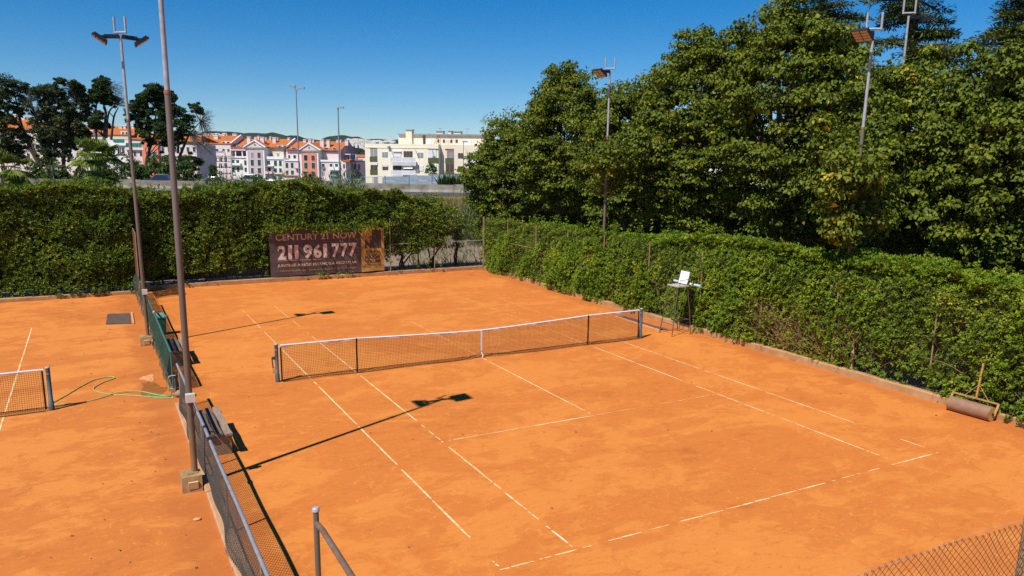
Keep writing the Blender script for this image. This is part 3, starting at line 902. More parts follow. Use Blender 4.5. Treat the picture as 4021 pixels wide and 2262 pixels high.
# ------------------------------------------------------------------ BENCHES
def bench(y0, y1, label, px=-8.66):
    root = empty('bench', (px, (y0 + y1) / 2, 0), label, 'bench', 'plank benches along the divider fence')
    L = y1 - y0
    for s, y in ((0, y0 + .16), (1, y1 - .22)):
        mb = MB()
        mb.hexa([(px - .26, y - .05, 0), (px + .25, y - .05, 0), (px + .25, y + .05, 0), (px - .26, y + .05, 0),
                 (px - .20, y - .05, .40), (px + .27, y - .05, .40), (px + .27, y + .05, .40), (px - .20, y + .05, .40)])
        mb.bar((px - .27, y, .42), (px - .36, y, .86), .06, .06, (0, 1, 0))
        sl = mb.build('support', MAT['slab'], root)
        MB().bar((px - .24, y, .425), (px + .29, y, .425), .07, .05).build('bearer', MAT['plank_pale'], sl)
    for k, (dx, z, w, m) in enumerate(((-.155, .475, .13, 'plank'), (.015, .478, .12, 'plank'), (.19, .476, .14, 'plank_pale'))):
        e0, e1 = y0 + rng.uniform(-.03, .05), y1 + rng.uniform(-.06, .04)
        mb = MB(); n = 6
        vs, fs = [], []
        for i in range(n + 1):
            y = e0 + (e1 - e0) * i / n; b = .008 * math.sin(i * 1.9 + k)
            for a, c in ((-w / 2, -.025), (w / 2, -.025), (w / 2, .022), (-w / 2, .022)):
                vs.append((px + dx + a + b, y, z + c + b * .4))
        for i in range(n):
            for q in range(4):
                fs.append((i * 4 + q, i * 4 + (q + 1) % 4, i * 4 + 4 + (q + 1) % 4, i * 4 + 4 + q))
        fs += [(3, 2, 1, 0), tuple(n * 4 + q for q in range(4))]
        mb.add(vs, fs).build('seat_plank', MAT[m], root)
    for k, z in enumerate((.72,)):
        MB().obox((px - .335, (y0 + y1) / 2, z), (.018, 0, .004), (0, L / 2, 0), (-.016, 0, .075)).build('back_plank', MAT['plank_pale'], root)
    return root
bench(-5.15, -3.2, 'weathered plank bench just past the nearest light pole, mesh over its back')
bench(2.85, 4.7, 'weathered plank bench beside the green screened fence')

# ------------------------------------------------------------------ LITTER BIN
b = empty('litter_bin', (-8.86, 7.75, 0), 'green litter bin with faded domed lid leaning on the screened fence', 'bin')
cx, cy = -8.80, 7.75
def rrect(cx, cy, hx, hy, z, n=4, r=.35):
    out = []
    for q, (sx, sy) in enumerate(((1, 1), (-1, 1), (-1, -1), (1, -1))):
        for k in range(n):
            t = PI / 2 * q + PI / 2 * k / (n - 1)
            out.append((cx + sx * hx * (1 - r) + hx * r * math.cos(t), cy + sy * hy * (1 - r) + hy * r * math.sin(t), z))
    return out
def loft(rings, close=True):
    mb = MB(); vs, fs = [], []; n = len(rings[0])
    for r in rings: vs += r
    for i in range(len(rings) - 1):
        for k in range(n): fs.append((i * n + k, i * n + (k + 1) % n, (i + 1) * n + (k + 1) % n, (i + 1) * n + k))
    fs += [tuple(reversed(range(n))), tuple((len(rings) - 1) * n + k for k in range(n))]
    return mb.add(vs, fs)
def bz(q): return [(cx + (p[0] - cx) * .76, cy + (p[1] - cy) * .76, p[2] * .77) for p in q]
loft([bz(rrect(cx, cy, .17, .16, .0)), bz(rrect(cx, cy, .20, .19, .35)), bz(rrect(cx, cy, .23, .22, .80))]).build('body', MAT['bin'], b)
lid = loft([bz(rrect(cx, cy, .25, .24, .80)), bz(rrect(cx, cy, .26, .25, .84)), bz(rrect(cx - .01, cy, .24, .22, .90)), bz(rrect(cx - .02, cy, .18, .17, .98)), bz(rrect(cx - .03, cy, .10, .10, 1.01))]).build('lid', MAT['bin_lid'], b)
MB().tube(bz([(cx + .2, cy - .24, .82), (cx + .31, cy - .24, .84), (cx + .31, cy + .24, .84), (cx + .2, cy + .24, .82)]), .014, 6).build('handle', MAT['bin'], lid)

# ------------------------------------------------------------------ DRAG MATS
def drag_mat(name, corners, lath, label, rumple=.02):
    c = [np.array([*q, 0.]) for q in corners]
    root = empty(name, tuple(sum(c) / 4), label, 'drag mat')
    nx, ny = 18, 18; vs, fs = [], []
    r = np.random.default_rng(int(abs(c[0][1]) * 10))
    for i in range(nx + 1):
        for j in range(ny + 1):
            u, v_ = i / nx, j / ny
            p = (c[0] * (1 - u) + c[1] * u) * (1 - v_) + (c[3] * (1 - u) + c[2] * u) * v_
            p[2] = .012 + rumple * max(0, math.sin(u * 7 + v_ * 3) * math.sin(v_ * 9 + 1)) + .004 * r.random()
            vs.append(p)
    for i in range(nx):
        for j in range(ny):
            a = i * (ny + 1) + j; fs.append((a, a + ny + 1, a + ny + 2, a + 1))
    MB().add(vs, fs, True).build('mesh_sheet', MAT['mat_mesh'], root)
    a, bb = lath
    MB().bar((*a, .025), (*bb, .025), .06, .045).build('lath', MAT['lath'], root)
    return root
drag_mat('drag_mat', [(-10.52, 10.35), (-9.68, 10.12), (-9.62, 12.3), (-10.42, 12.5)], ((-9.60, 10.05), (-9.56, 12.35)), 'dark drag mat with one wooden lath lying on the left-hand court')
drag_mat('drag_mat', [(7.88, .74), (8.22, .62), (8.28, 3.46), (7.94, 3.5)], ((7.85, .70), (7.90, 3.55)), 'long dark drag mat with pale lath lying by the right net post', .05)

# ------------------------------------------------------------------ HOSE, TAP, STONE
def smooth_path(pts, n=10):
    P = [np.array(p, float) for p in pts]; P = [2 * P[0] - P[1]] + P + [2 * P[-1] - P[-2]]
    out = []
    for i in range(1, len(P) - 2):
        for k in range(n):
            t = k / n
            out.append(.5 * ((2 * P[i]) + (-P[i - 1] + P[i + 1]) * t + (2 * P[i - 1] - 5 * P[i] + 4 * P[i + 1] - P[i + 2]) * t * t + (-P[i - 1] + 3 * P[i] - 3 * P[i + 1] + P[i + 2]) * t ** 3))
    out.append(P[-2]); return out
hz = .016
hose = smooth_path([(-9.14, -.36, hz), (-9.4, -.25, hz), (-10.0, .25, hz), (-10.45, .55, hz), (-10.85, 1.0, hz), (-10.98, 1.45, hz), (-10.75, 1.95, hz), (-10.45, 2.3, hz), (-10.58, 2.52, hz), (-10.95, 2.35, hz), (-11.3, 1.75, hz), (-11.6, 1.1, hz), (-11.86, .58, hz), (-11.97, .42, hz), (-11.80, .30, hz), (-11.3, .20, hz), (-10.85, .40, hz), (-10.4, .68, hz * 2.6), (-9.9, .62, hz), (-9.5, .1, hz), (-9.15, -.32, hz)])
ho = tag(MB().tube(hose, .0155, 7).build('garden_hose', MAT['hose']), 'yellow-green hose looping over the clay from the tap to the left net post', 'hose')
h2 = smooth_path([(-9.2, .02, .5), (-9.22, .0, .3), (-9.18, -.15, .06), (-9.3, -.2, .03), (-9.62, .05, .03), (-9.75, .12, .03), (-9.6, -.08, .03), (-9.2, -.28, .04), (-9.0, -.2, .12), (-8.75, -.1, .02), (-8.6, -.35, .02), (-8.8, -.55, .02), (-9.0, -.5, .05)])
tag(MB().tube(h2, .014, 7).build('garden_hose', MAT['hose_g']), 'short bright green hose coiled at the tap in the divider gap', 'hose')
tp = empty('tap_stand', (-9.02, -.05, 0), 'small iron standpipe with tap at the gap in the divider fence', 'tap')
MB().tube([(-9.02, -.05, 0), (-9.02, -.05, .55)], .02, 8).build('pipe', MAT['black'], tp)
MB().tube([(-9.05, -.02, 0), (-9.05, -.02, .42)], .014, 8).build('pipe', MAT['wire_rust'], tp)
MB().tube([(-9.02, -.05, .52), (-9.12, -.03, .53), (-9.19, .0, .50), (-9.2, .0, .46)], .015, 8).build('spout', MAT['steel'], tp)
def rock(c, r, seed):
    q = np.random.default_rng(seed); bm = bmesh.new(); bmesh.ops.create_icosphere(bm, subdivisions=2, radius=1)
    vs = [tuple(np.array(v.co) * np.array(r) * (1 + q.uniform(-.12, .12)) + np.array(c)) for v in bm.verts]
    fs = [tuple(v.index for v in f.verts) for f in bm.faces]; bm.free()
    return MB().add(vs, fs, True)
tag(rock((-8.98, -.32, .09), (.13, .12, .1), 1).build('stone', MAT['stone']), 'rounded brown stone beside the tap in the divider gap', 'stone')
tag(rock((-9.45, -8.0, .02), (.07, .04, .025), 2).build('stone', MAT['lath']), 'small pale stone on the left court before the pole footing', 'stone')

# ------------------------------------------------------------------ UMPIRE CHAIR
u = empty('umpire_chair', (8.05, .06, 0), 'tall steel umpire chair with white backrest and ladder beside the right net post', 'chair')
FL, FR, BL, BR = (7.63, .42), (7.61, -.30), (8.46, .39), (8.52, -.27)
TZ = 1.80
tops = {'FL': (7.84, .30), 'FR': (7.84, -.22), 'BL': (8.26, .29), 'BR': (8.30, -.21)}
legs = {}
for nm, ft in (('FL', FL), ('FR', FR), ('BL', BL), ('BR', BR)):
    tpz = tops[nm]; legs[nm] = (np.array([*ft, 0.]), np.array([*tpz, TZ]))
    bowed = .02 if nm == 'BR' else 0
    a, c = legs[nm]
    MB().tube([a, (a + c) / 2 + (bowed, 0, 0), c], .016, 8).build('leg', MAT['chair_steel'], u)
def on(nm, z): a, c = legs[nm]; return a + (c - a) * z / TZ
for z in (.42, .80, 1.17, 1.52):
    MB().tube([on('FL', z), on('FR', z)], .012, 7).build('rung', MAT['chair_steel'], u)
for a, c, z in (('FR', 'BR', .58), ('FL', 'BL', .60), ('BL', 'BR', .56)):
    MB().tube([on(a, z), on(c, z)], .012, 7).build('stretcher', MAT['chair_steel'], u)
MB().box(7.80, 8.33, -.26, .34, TZ, TZ + .035).build('seat', MAT['chair_seat'], u)
bk = MB().obox((8.33, .04, TZ + .30), (.010, 0, .0), (0, .235, 0), (.055, 0, .225)).build('backrest', MAT['chair_white'], u)
for y in (.285, -.205):
    MB().tube([(8.30, y, TZ), (8.34, y, TZ + .1), (8.40, y, TZ + .54)], .012, 6).build('back_post', MAT['chair_steel'], u)
for y in (.31, -.24):
    MB().tube([(7.90, y, TZ + .03), (7.90, y, TZ + .24), (8.36, y, TZ + .27)], .011, 7).build('armrest', MAT['chair_steel'], u)
cb = MB().tube([(8.36, .62, TZ + .10), (8.36, -.80, TZ + .10)], .012, 7).build('crossbar', MAT['chair_steel'], u)
for a, c in ((.62, .34), (-.50, -.82)):
    MB().tube([(8.36, a, TZ + .10), (8.36, c, TZ + .10)], .045, 10).build('sleeve', MAT['blue_foam'], cb)
MB().tube([(8.36, -.28, TZ + .10), (8.36, -.36, TZ + .10)], .045, 10).build('sleeve', MAT['chair_white'], cb)

# ------------------------------------------------------------------ COURT ROLLER
rl = empty('court_roller', (8.71, -10.65, 0), 'heavy brown lawn roller with ochre frame and handle parked against the right kerb', 'roller')
X0, RR = 8.70, .185
ang = math.atan2(.04, -1.03)
n = 28; vs, fs = [], []
dr = MB().tube([(X0 - .02, -10.11, RR), (X0 + .02, -11.16, RR)], RR, n).build('drum', MAT['roller'], rl)
for y, s in ((-10.11, 1), (-11.16, -1)):
    x = X0 + (-.02 if s > 0 else .02)
    MB().tube([(x, y + s * .001, RR), (x, y + s * .006, RR)], RR * .97, n).build('end_plate', MAT['roller_end'], dr)
    MB().tube([(x, y, RR), (x, y + s * .05, RR)], .03, 10).build('axle', MAT['black'], dr)
fr = MB()
ya, yb, xt = -10.06, -11.21, X0 + .12
fr.bar((X0 - .02, ya, RR - .03), (xt, ya, .44), .05, .014, (1, 0, 0)).bar((X0 + .02, yb, RR - .03), (xt + .04, yb, .44), .05, .014, (1, 0, 0))
fr.bar((xt, ya + .01, .44), (xt + .04, yb - .01, .44), .035, .035)
fr.build('frame', MAT['roller_end'], rl)
ym = -10.66
hd = MB().bar((xt + .02, ym, .44), (xt + .10, ym - .02, 1.36), .05, .035, (0, 1, 0)).build('handle', MAT['roller_end'], rl)
MB().tube([(xt + .02, ym + .30, .45), (xt + .06, ym, .80)], .009, 6).build('handle_brace', MAT['roller_end'], hd)
MB().tube([(xt + .03, ym - .30, .45), (xt + .06, ym, .80)], .009, 6).build('handle_brace', MAT['roller_end'], hd)

# ------------------------------------------------------------------ BANNER
BY = 18.12
def bpt(X, Y):
    p = on_plane(950 + X * .23292, 850 + Y * .23292, (0, BY, 0), np.array([0, 1., 0]))
    return p[0], p[2]
bl, br = bpt(490, 1022), bpt(2405, 910)
trr = bpt(2405, 183); split = bpt(2005, 500)[0]
XL, XR = bl[0], br[0]
ZB0, ZB1, ZT = bl[1], br[1], trr[1]
def wrinkle(x, z):
    return .018 * math.sin(x * 2.2 + z) + .010 * math.sin(x * 5.1 - z * 3) + .006 * math.sin(z * 9 + x * 2)
def banner_panel(x0, x1, mat, name, parent, off=0.0):
    nx, nz = 40, 16; vs, fs = [], []
    for i in range(nx + 1):
        x = x0 + (x1 - x0) * i / nx
        zb = ZB0 + (ZB1 - ZB0) * (x - XL) / (XR - XL) + .015 * math.sin(x * 3)
        for j in range(nz + 1):
            z = zb + (ZT + .01 * math.sin(x * 4) - zb) * j / nz
            vs.append((x, BY - .02 + wrinkle(x, z) + off, z))
    for i in range(nx):
        for j in range(nz):
            a = i * (nz + 1) + j; fs.append((a, a + nz + 1, a + nz + 2, a + 1))
    return MB().add(vs, fs, True).build(name, mat, parent)
bn = empty('advert_banner', ((XL + XR) / 2, BY, 0), 'dark brown and gold advertising banner with white phone number tied to the far fence', 'banner')
MAT['ban_dark'] = simple('banner_vinyl_dark', (.085, .066, .062), .6, scale=3, spec=.3)
MAT['ban_gold'] = simple('banner_vinyl_gold', (.42, .25, .065), .6, scale=3, spec=.3)
MAT['ink_white'] = simple('print_white', (.62, .47, .38), .6, var=.06, scale=3)
MAT['ink_cream'] = simple('print_cream', (.58, .42, .26), .6, var=.06, scale=3)
MAT['ink_gold'] = simple('print_gold', (.42, .25, .09), .6, var=.06, scale=3)
MAT['ink_dark'] = simple('print_dark', (.055, .04, .036), .6, var=.06, scale=3)
banner_panel(XL, split, MAT['ban_dark'], 'dark_panel', bn)
banner_panel(split + .003, XR, MAT['ban_gold'], 'gold_panel', bn, -.003)

def text_mesh(txt, bold=0.0, shear=0.0):
    cu = bpy.data.curves.new('lettering', 'FONT'); cu.body = txt; cu.size = 1; cu.offset = bold; cu.shear = shear; cu.resolution_u = 3
    o = bpy.data.objects.new('lettering', cu); COL.objects.link(o)
    me = bpy.data.meshes.new_from_object(o.evaluated_get(bpy.context.evaluated_depsgraph_get()))
    bpy.data.objects.remove(o); bpy.data.curves.remove(cu)
    bm = bmesh.new(); bm.from_mesh(me); bmesh.ops.triangulate(bm, faces=bm.faces[:])
    for _ in range(1):
        long = [e for e in bm.edges if e.calc_length() > .35]
        if long: bmesh.ops.subdivide_edges(bm, edges=long, cuts=1)
    bmesh.ops.triangulate(bm, faces=bm.faces[:])
    bm.to_mesh(me); bm.free()
    return me
def lettering(txt, X0, X1, Yt0, Yb0, Yt1, Yb1, mat, parent, bold=.02, off=-.012):
    """fit text between zoom-photo columns X0..X1; top and bottom rows at left (0) and right (1)"""
    me = text_mesh(txt, bold)
    co = np.empty(len(me.vertices) * 3, np.float32); me.vertices.foreach_get('co', co); co = co.reshape(-1, 3)
    lo, hi = co.min(0), co.max(0)
    xa, za = bpt(X0, Yb0); _, zt0 = bpt(X0, Yt0); xb, zb1 = bpt(X1, Yb1); _, zt1 = bpt(X1, Yt1)
    out = co.copy()
    for i, c in enumerate(co):
        s = (c[0] - lo[0]) / (hi[0] - lo[0]); t = (c[1] - lo[1]) / (hi[1] - lo[1])
        x = xa + (xb - xa) * s; z0 = za + (zb1 - za) * s; z1 = zt0 + (zt1 - zt0) * s
        z = z0 + (z1 - z0) * t
        out[i] = (x, BY - .02 + wrinkle(x, z) + off, z)
    polys = [tuple(p.vertices) for p in me.polygons]
    bpy.data.meshes.remove(me)
    small = (zt0 - za) < .17
    if small:
        mb = MB().add(out, polys); mb.build('lettering', mat, parent, kind='stuff'); return
    # one object per character: faces grouped by overlapping column ranges
    spans = sorted((min(co[i][0] for i in p), max(co[i][0] for i in p), k) for k, p in enumerate(polys))
    groups, end = [], -1e9
    for a, b_, k in spans:
        if a > end - 1e-4: groups.append([]); end = b_
        groups[-1].append(k); end = max(end, b_)
    for g in groups:
        idx = sorted({i for k in g for i in polys[k]}); mp_ = {i: n_ for n_, i in enumerate(idx)}
        MB().add(out[idx], [tuple(mp_[i] for i in polys[k]) for k in g]).build('letter', mat, parent)
lettering('CENTURY 21 NOW', 565, 1930, 305, 412, 258, 362, MAT['ink_cream'], bn, .012)
for ch, xa, xb in (('2', 608, 750), ('1', 782, 846), ('1', 890, 954), ('9', 1040, 1190), ('6', 1205, 1345), ('1', 1376, 1440), ('7', 1520, 1650), ('7', 1665, 1787), ('7', 1802, 1938)):
    row = lambda X, a, b_: a + (b_ - a) * (X - 608) / 1330
    lettering(ch, xa, xb, row(xa, 492, 438), row(xa, 735, 668), row(xb, 492, 438), row(xb, 735, 668), MAT['ink_white'], bn, .0 if ch == '1' else .04)
lettering('chamada para a rede fixa nacional', 608, 1330, 742, 760, 712, 730, MAT['ink_white'], bn, .0)
lettering('JUNTE-SE A NÓS! ESTAMOS A RECRUTAR', 600, 1932, 798, 872, 735, 800, MAT['ink_cream'], bn, .025)
lettering('f  /Century21NowAlfragide   Estrada do Zambujal, nº 81, 2610-192 Alfragide', 600, 1928, 905, 950, 842, 880, MAT['ink_gold'], bn, .01)
lettering('N', 2070, 2192, 400, 540, 392, 530, MAT['ink_dark'], bn, .06, -.016)
lettering('1', 2195, 2345, 228, 530, 218, 520, MAT['ink_dark'], bn, .10, -.016)
lettering('O', 2140, 2200, 330, 375, 328, 373, MAT['ink_dark'], bn, .05, -.016)
lettering('AGÊNCIA', 2080, 2332, 565, 618, 555, 608, MAT['ink_dark'], bn, .03, -.016)
lettering('MAIOR', 2072, 2335, 658, 725, 645, 710, MAT['ink_dark'], bn, .035, -.016)
lettering('VOLUME', 2078, 2340, 732, 785, 722, 772, MAT['ink_dark'], bn, .035, -.016)
lettering('# TRANSAÇÕES', 2065, 2342, 798, 832, 788, 822, MAT['ink_dark'], bn, .03, -.016)
for (xa, ya, xb, yb) in ((2070, 645, 2330, 632), (2060, 848, 2165, 846), (2238, 842, 2342, 836), (600, 752, 1330, 715)):
    p, q = bpt(xa, ya), bpt(xb, yb)
    vs, fs = [], []
    for i in range(9):
        x = p[0] + (q[0] - p[0]) * i / 8; z = p[1] + (q[1] - p[1]) * i / 8
        h = .012 if xa > 1000 else .005
        for dz in (-h, h): vs.append((x, BY - .036 + wrinkle(x, z + dz), z + dz))
    for i in range(8): fs.append((2 * i, 2 * i + 2, 2 * i + 3, 2 * i + 1))
    MB().add(vs, fs).build('printed_rule', MAT['ink_dark'] if xa > 1000 else MAT['ink_white'], bn)

# ------------------------------------------------------------------ LEAVES AND CRUMBS ON THE CLAY
n = 240
P = np.stack([rng.uniform(-14, 8.5, n), rng.uniform(-12, 17.5, n), np.full(n, .012)], 1)
P[:120, 1] = 17.6 - rng.random(120) ** 2 * 5; P[120:170, 0] = rng.uniform(-12, -9.4, 50)
P = P[(np.abs(P[:, 0] + 9.1) > .3) & (P[:, 1] < 16.3)]
D = rng.normal(size=(len(P), 3)); D[:, 2] = .15
v, f = leaf_arrays(P, D, np.tile([0, 0, 1.], (len(P), 1)), rng.uniform(.03, .085, len(P)), rng.uniform(.02, .04, len(P)), .4)
soup('fallen_leaves', v, f, MAT['leaf_dead'], kind='stuff')

# ------------------------------------------------------------------ HEDGES
def hedge_run(name, label, A, B, inward, hfun, width, mat, dens, k, L, W, seed, sparse=None, extra=None, clip=None, core=1.0):
    """clipped hedge from A to B; `inward` points from its visible face into the hedge"""
    A, B, inn = np.array([*A, 0.]), np.array([*B, 0.]), np.array([*inward, 0.])
    d = B - A; Ln = np.linalg.norm(d); d /= Ln
    root = empty(name, tuple((A + B) / 2 + inn * width / 2), label, 'hedge')
    hm = float(np.mean(hfun(np.linspace(0, 1, 20))))
    parts = []
    # face
    n = int(Ln * hm * dens)
    s = rng.random(n) * Ln; h = hfun(s / Ln); z = rng.random(n) ** .9 * h
    P0 = A + s[:, None] * d + z[:, None] * np.array([0, 0, 1.])
    bump = .16 * vnoise(P0, 1.5, seed) + .10 * vnoise(P0, 4.2, seed + 1)
    depth = rng.exponential(.12, n) + .30 * (z / h) ** 1.2 - .12
    top_round = np.clip((z - (h - .5)) / .5, 0, 1) ** 2 * .45
    keep = (bump > -.24) | (rng.random(n) < .45)
    if sparse is not None: keep &= rng.random(n) > sparse(s, z, P0)
    C = P0 + (-.12 * inn)[None, :] + (depth - bump * .9 + top_round)[:, None] * inn
    ax = -inn * .75 + np.array([0, 0, .75]) + rng.normal(0, .38, (n, 3)) + d * (vnoise(P0, 2.4, seed + 5) * .35)[:, None]
    C, ax = C[keep], ax[keep]
    if clip is not None: C, ax = clip(C, ax)
    parts.append(rosettes(C, ax, k, L, W))
    # top
    n = int(Ln * width * dens * 1.15)
    s = rng.random(n) * Ln; q = rng.random(n) * width; h = hfun(s / Ln)
    P0 = A + s[:, None] * d + q[:, None] * inn
    z = h + .20 * vnoise(P0, 1.3, seed + 7) + .12 * vnoise(P0, 3.6, seed + 8) - rng.exponential(.12, n)
    C = P0.copy(); C[:, 2] = z
    ax = np.tile([0, 0, 1.], (n, 1)) - inn * .25 + rng.normal(0, .38, (n, 3))
    parts.append(rosettes(C, ax, k, L, W))
    # inner leaves under the top edge
    n = int(Ln * dens * .9)
    s = rng.random(n) * Ln; h = hfun(s / Ln); z = h - rng.random(n) * 1.3
    P0 = A + s[:, None] * d + z[:, None] * np.array([0, 0, 1.]) + rng.uniform(.25, .9, n)[:, None] * inn
    parts.append(rosettes(P0, -inn * .6 + np.array([0, 0, .7]) + rng.normal(0, .45, (n, 3)), k, L * 1.15, W * 1.15))
    # shoots above the clipped line
    m = int(Ln * 5)
    s = rng.random(m) * Ln; q = rng.random(m) * width * .7; h = hfun(s / Ln)
    for t in np.linspace(.3, 1, 4):
        P0 = A + s[:, None] * d + q[:, None] * inn
        P0[:, 2] = h + t * (.18 + .32 * np.abs(vnoise(P0, .9, seed + 3)))
        parts.append(rosettes(P0 + rng.normal(0, .02, P0.shape), np.tile([0, 0, 1.], (m, 1)) + rng.normal(0, .2, (m, 3)), max(4, k - 3), L * .9, W))
    v, f = join(parts)
    soup('foliage', v, f, mat, root)
    if extra is not None: extra(root)
    # dark core sheet, inner shade put in its colour, blocks the view through
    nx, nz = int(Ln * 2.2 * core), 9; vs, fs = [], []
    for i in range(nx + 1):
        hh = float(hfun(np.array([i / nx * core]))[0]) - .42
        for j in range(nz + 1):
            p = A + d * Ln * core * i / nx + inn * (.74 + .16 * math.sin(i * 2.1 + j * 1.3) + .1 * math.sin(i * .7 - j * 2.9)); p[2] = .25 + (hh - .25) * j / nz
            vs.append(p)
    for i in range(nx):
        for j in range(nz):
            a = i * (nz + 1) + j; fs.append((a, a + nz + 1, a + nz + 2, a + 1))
    MB().add(vs, fs, True).build('dark_core', MAT['core_shade'], root)
    return root

def hR(t):
    y = 17.6 + (-19 - 17.6) * t
    return np.interp(y, [-19, -12, -9.8, -6.4, -3.4, .6, 7.5, 15.2, 18], [3.65, 3.62, 3.5, 3.3, 3.5, 3.42, 3.08, 2.75, 2.9])
def sparse_right(s, z, P):
    y = P[:, 1]
    low = np.clip(1 - z / 1.5, 0, 1)
    thin = np.exp(-((y + 4.4) / 2.0) ** 2) * np.clip(1.5 - z / 1.7, 0, 1) * .99
    thin2 = np.exp(-((y + 6.6) / .5) ** 2) * np.clip(1.2 - z / 1.1, 0, 1) * .9
    return np.clip(np.maximum(thin, thin2) + .35 * low * (vnoise(P, 1.1, 77) > 0) + (z < .16) * .6, 0, .97)
def right_extra(root):
    # yellowing dry growth on the sun-burnt stretch, bare stems where it is thin
    n = 9000
    y = np.concatenate([rng.uniform(1.5, 13, int(n * .7)), rng.uniform(-6.6, -2.2, n - int(n * .7))]); z = rng.random(n) * np.where(y > 1, 2.7, 2.2)
    P = np.stack([9.0 + .1 * z + rng.exponential(.16, n), y, z], 1)
    kp = (vnoise(P, 1.2, 31) > -.1) | (y < 1)
    P = P[kp]
    ax = np.tile([-.8, 0, .5], (len(P), 1)) + rng.normal(0, .45, P.shape)
    v, f = rosettes(P, ax, 6, .075, .026)
    soup('dry_foliage', v, f, MAT['leaf_dry'], root)
    mb = MB()
    for i in range(520):
        y = rng.normal(-4.4, 1.4) if i < 340 else rng.uniform(-16, 17)
        x = 9.1 + abs(rng.normal(0, .2)); z0 = rng.random() * 1.1 if i < 400 else rng.random() * 2
        p = np.array([x, y, z0]); q = [p]
        dirv = unit(np.array([rng.normal(0, .25), rng.normal(0, .6), .9]))
        for k in range(4):
            dirv = unit(dirv + rng.normal(0, .28, 3)); p = p + dirv * .28; q.append(p)
        mb.tube(q, [.012, .010, .008, .006, .004], 4, False)
    mb.build('bare_stems', MAT['twig'], root, kind='stuff')
    tk = MB()
    for y in (-6.55, -1.7, 4.1, 10.3, -12.5):
        tk.tube([(9.35, y, 0), (9.33, y - .03, .25), (9.38, y + .03, .9), (9.5, y, 1.9)], [.085, .055, .045, .03], 8)
    tk.build('stems', MAT['lath'], root, kind='stuff')
hedge_run('right_hedge', 'long clipped hedge with yellowing and bare patches behind the fence on the right', (9.10, 17.7), (9.10, -19), (1, 0), hR, 1.35, MAT['leaf_hedge'], 165, 8, .115, .042, 5, sparse_right, right_extra)
def hF(t):
    x = -9.3 + 15.9 * t
    return np.interp(x, [-9.3, -6.1, -4.2, -1.6, .6, 1.9, 3.7, 6.6], [4.5, 4.55, 4.65, 5.0, 4.6, 4.4, 4.1, 3.75])
def clip_banner(C, ax):
    m = (C[:, 0] > XL - .15) & (C[:, 0] < XR + .12) & (C[:, 2] < ZT + .05)
    C = C.copy(); C[m, 1] = np.maximum(C[m, 1], 18.42)
    ax = ax.copy(); ax[m, 1] = np.abs(ax[m, 1])
    return C, ax
def sparse_far(s, z, P):
    foot = np.where(P[:, 0] > 3.5, 1.35 + .3 * np.sin(P[:, 0] * 2.3), .7)
    return np.clip((z < foot) * (.6 + .4 * (vnoise(P, 1.6, 9) > -.25)) + (P[:, 0] > 3.5) * (z < foot) * .3, 0, .96)
def far_stems(x0, x1, y):
    def go(root):
        mb = MB()
        for x in np.arange(x0, x1, .95):
            x += rng.uniform(-.2, .2)
            mb.tube([(x, y + .35, 0), (x + rng.uniform(-.08, .08), y + .4, .5), (x + rng.uniform(-.2, .2), y + .5, 1.3)], [.05, .04, .03], 6)
        mb.build('stems', MAT['bark'], root, kind='stuff')
    return go
FAR_HEDGE = hedge_run('far_hedge', 'tall dark hedge behind the far kerb with the banner hung on it', (-9.3, 18.32), (6.6, 18.32), (0, 1), hF, 1.9, MAT['leaf_far'], 135, 8, .135, .05, 15, sparse_far, far_stems(-9, 6.4, 18.5), clip_banner, .8)
def hL(t):
    x = -27 + 17.9 * t
    return np.interp(x, [-27, -20, -14.4, -11, -9.1], [5.1, 5.0, 4.85, 4.75, 4.5])
hedge_run('far_hedge', 'tall dark hedge closing the far end of the left-hand court', (-27, 17.4), (-9.1, 17.5), (0, 1), hL, 1.8, MAT['leaf_far'], 135, 8, .135, .05, 25, lambda s, z, P: (z < .25) * .5, far_stems(-27, -9.5, 17.4))

# leaves that overhang the banner and the weeds below it
def sprig(name, label, C, ax, k, L, W, mat):
    v, f = rosettes(np.array(C), np.array(ax), k, L, W)
    return soup(name, v, f, mat)
n = 620
P = np.stack([rng.uniform(XL - .3, XR + .2, n), BY - .10 - rng.exponential(.16, n), ZT + .10 + rng.normal(0, .13, n)], 1)
P[:, 2] += .10 * np.sin(P[:, 0] * 3.1) - .22 * np.exp(-((P[:, 0] - .6) / .9) ** 2) + .05
P = P[P[:, 2] > ZT - .16]
o = sprig('overhang', '', P, np.tile([0, -.7, -.1], (len(P), 1)) + rng.normal(0, .4, P.shape), 8, .12, .042, MAT['leaf_far'])
o.parent = FAR_HEDGE; o.matrix_parent_inverse = parent_world(FAR_HEDGE).inverted()
n = 16
P = np.stack([rng.uniform(-.8, 1.2, n), np.full(n, BY - .13), rng.uniform(.16, .34, n)], 1)
tag(sprig('weed', '', P, np.tile([0, -.4, .9], (n, 1)) + rng.normal(0, .3, (n, 3)), 8, .13, .05, MAT['leaf_hedge']), 'small bright green weeds growing on the kerb under the banner', 'weed')

# ------------------------------------------------------------------ SHRUBS AND TREES
def crown(parts_c, n_leaf, L, W, mat, parent, name='crown', droop=.5, squash=.8, filler=None):
    C = np.array([c[:3] for c in parts_c]); R = np.array([c[3] for c in parts_c])
    v, f = blob_leaves(C, R, n_leaf, L, W, droop, squash)
    if filler:
        P = np.repeat(C, filler, 0) + rng.normal(0, .3, (len(C) * filler, 3)) * np.repeat(R, filler)[:, None]
        D = rng.normal(size=P.shape); N = rng.normal(size=P.shape) + [0, 0, .6]
        v2, f2 = leaf_arrays(P, D, N, L * 1.9, W * 1.9)
        v, f = join([(v, f), (v2, f2)])
    return soup(name, v, f, mat, parent)

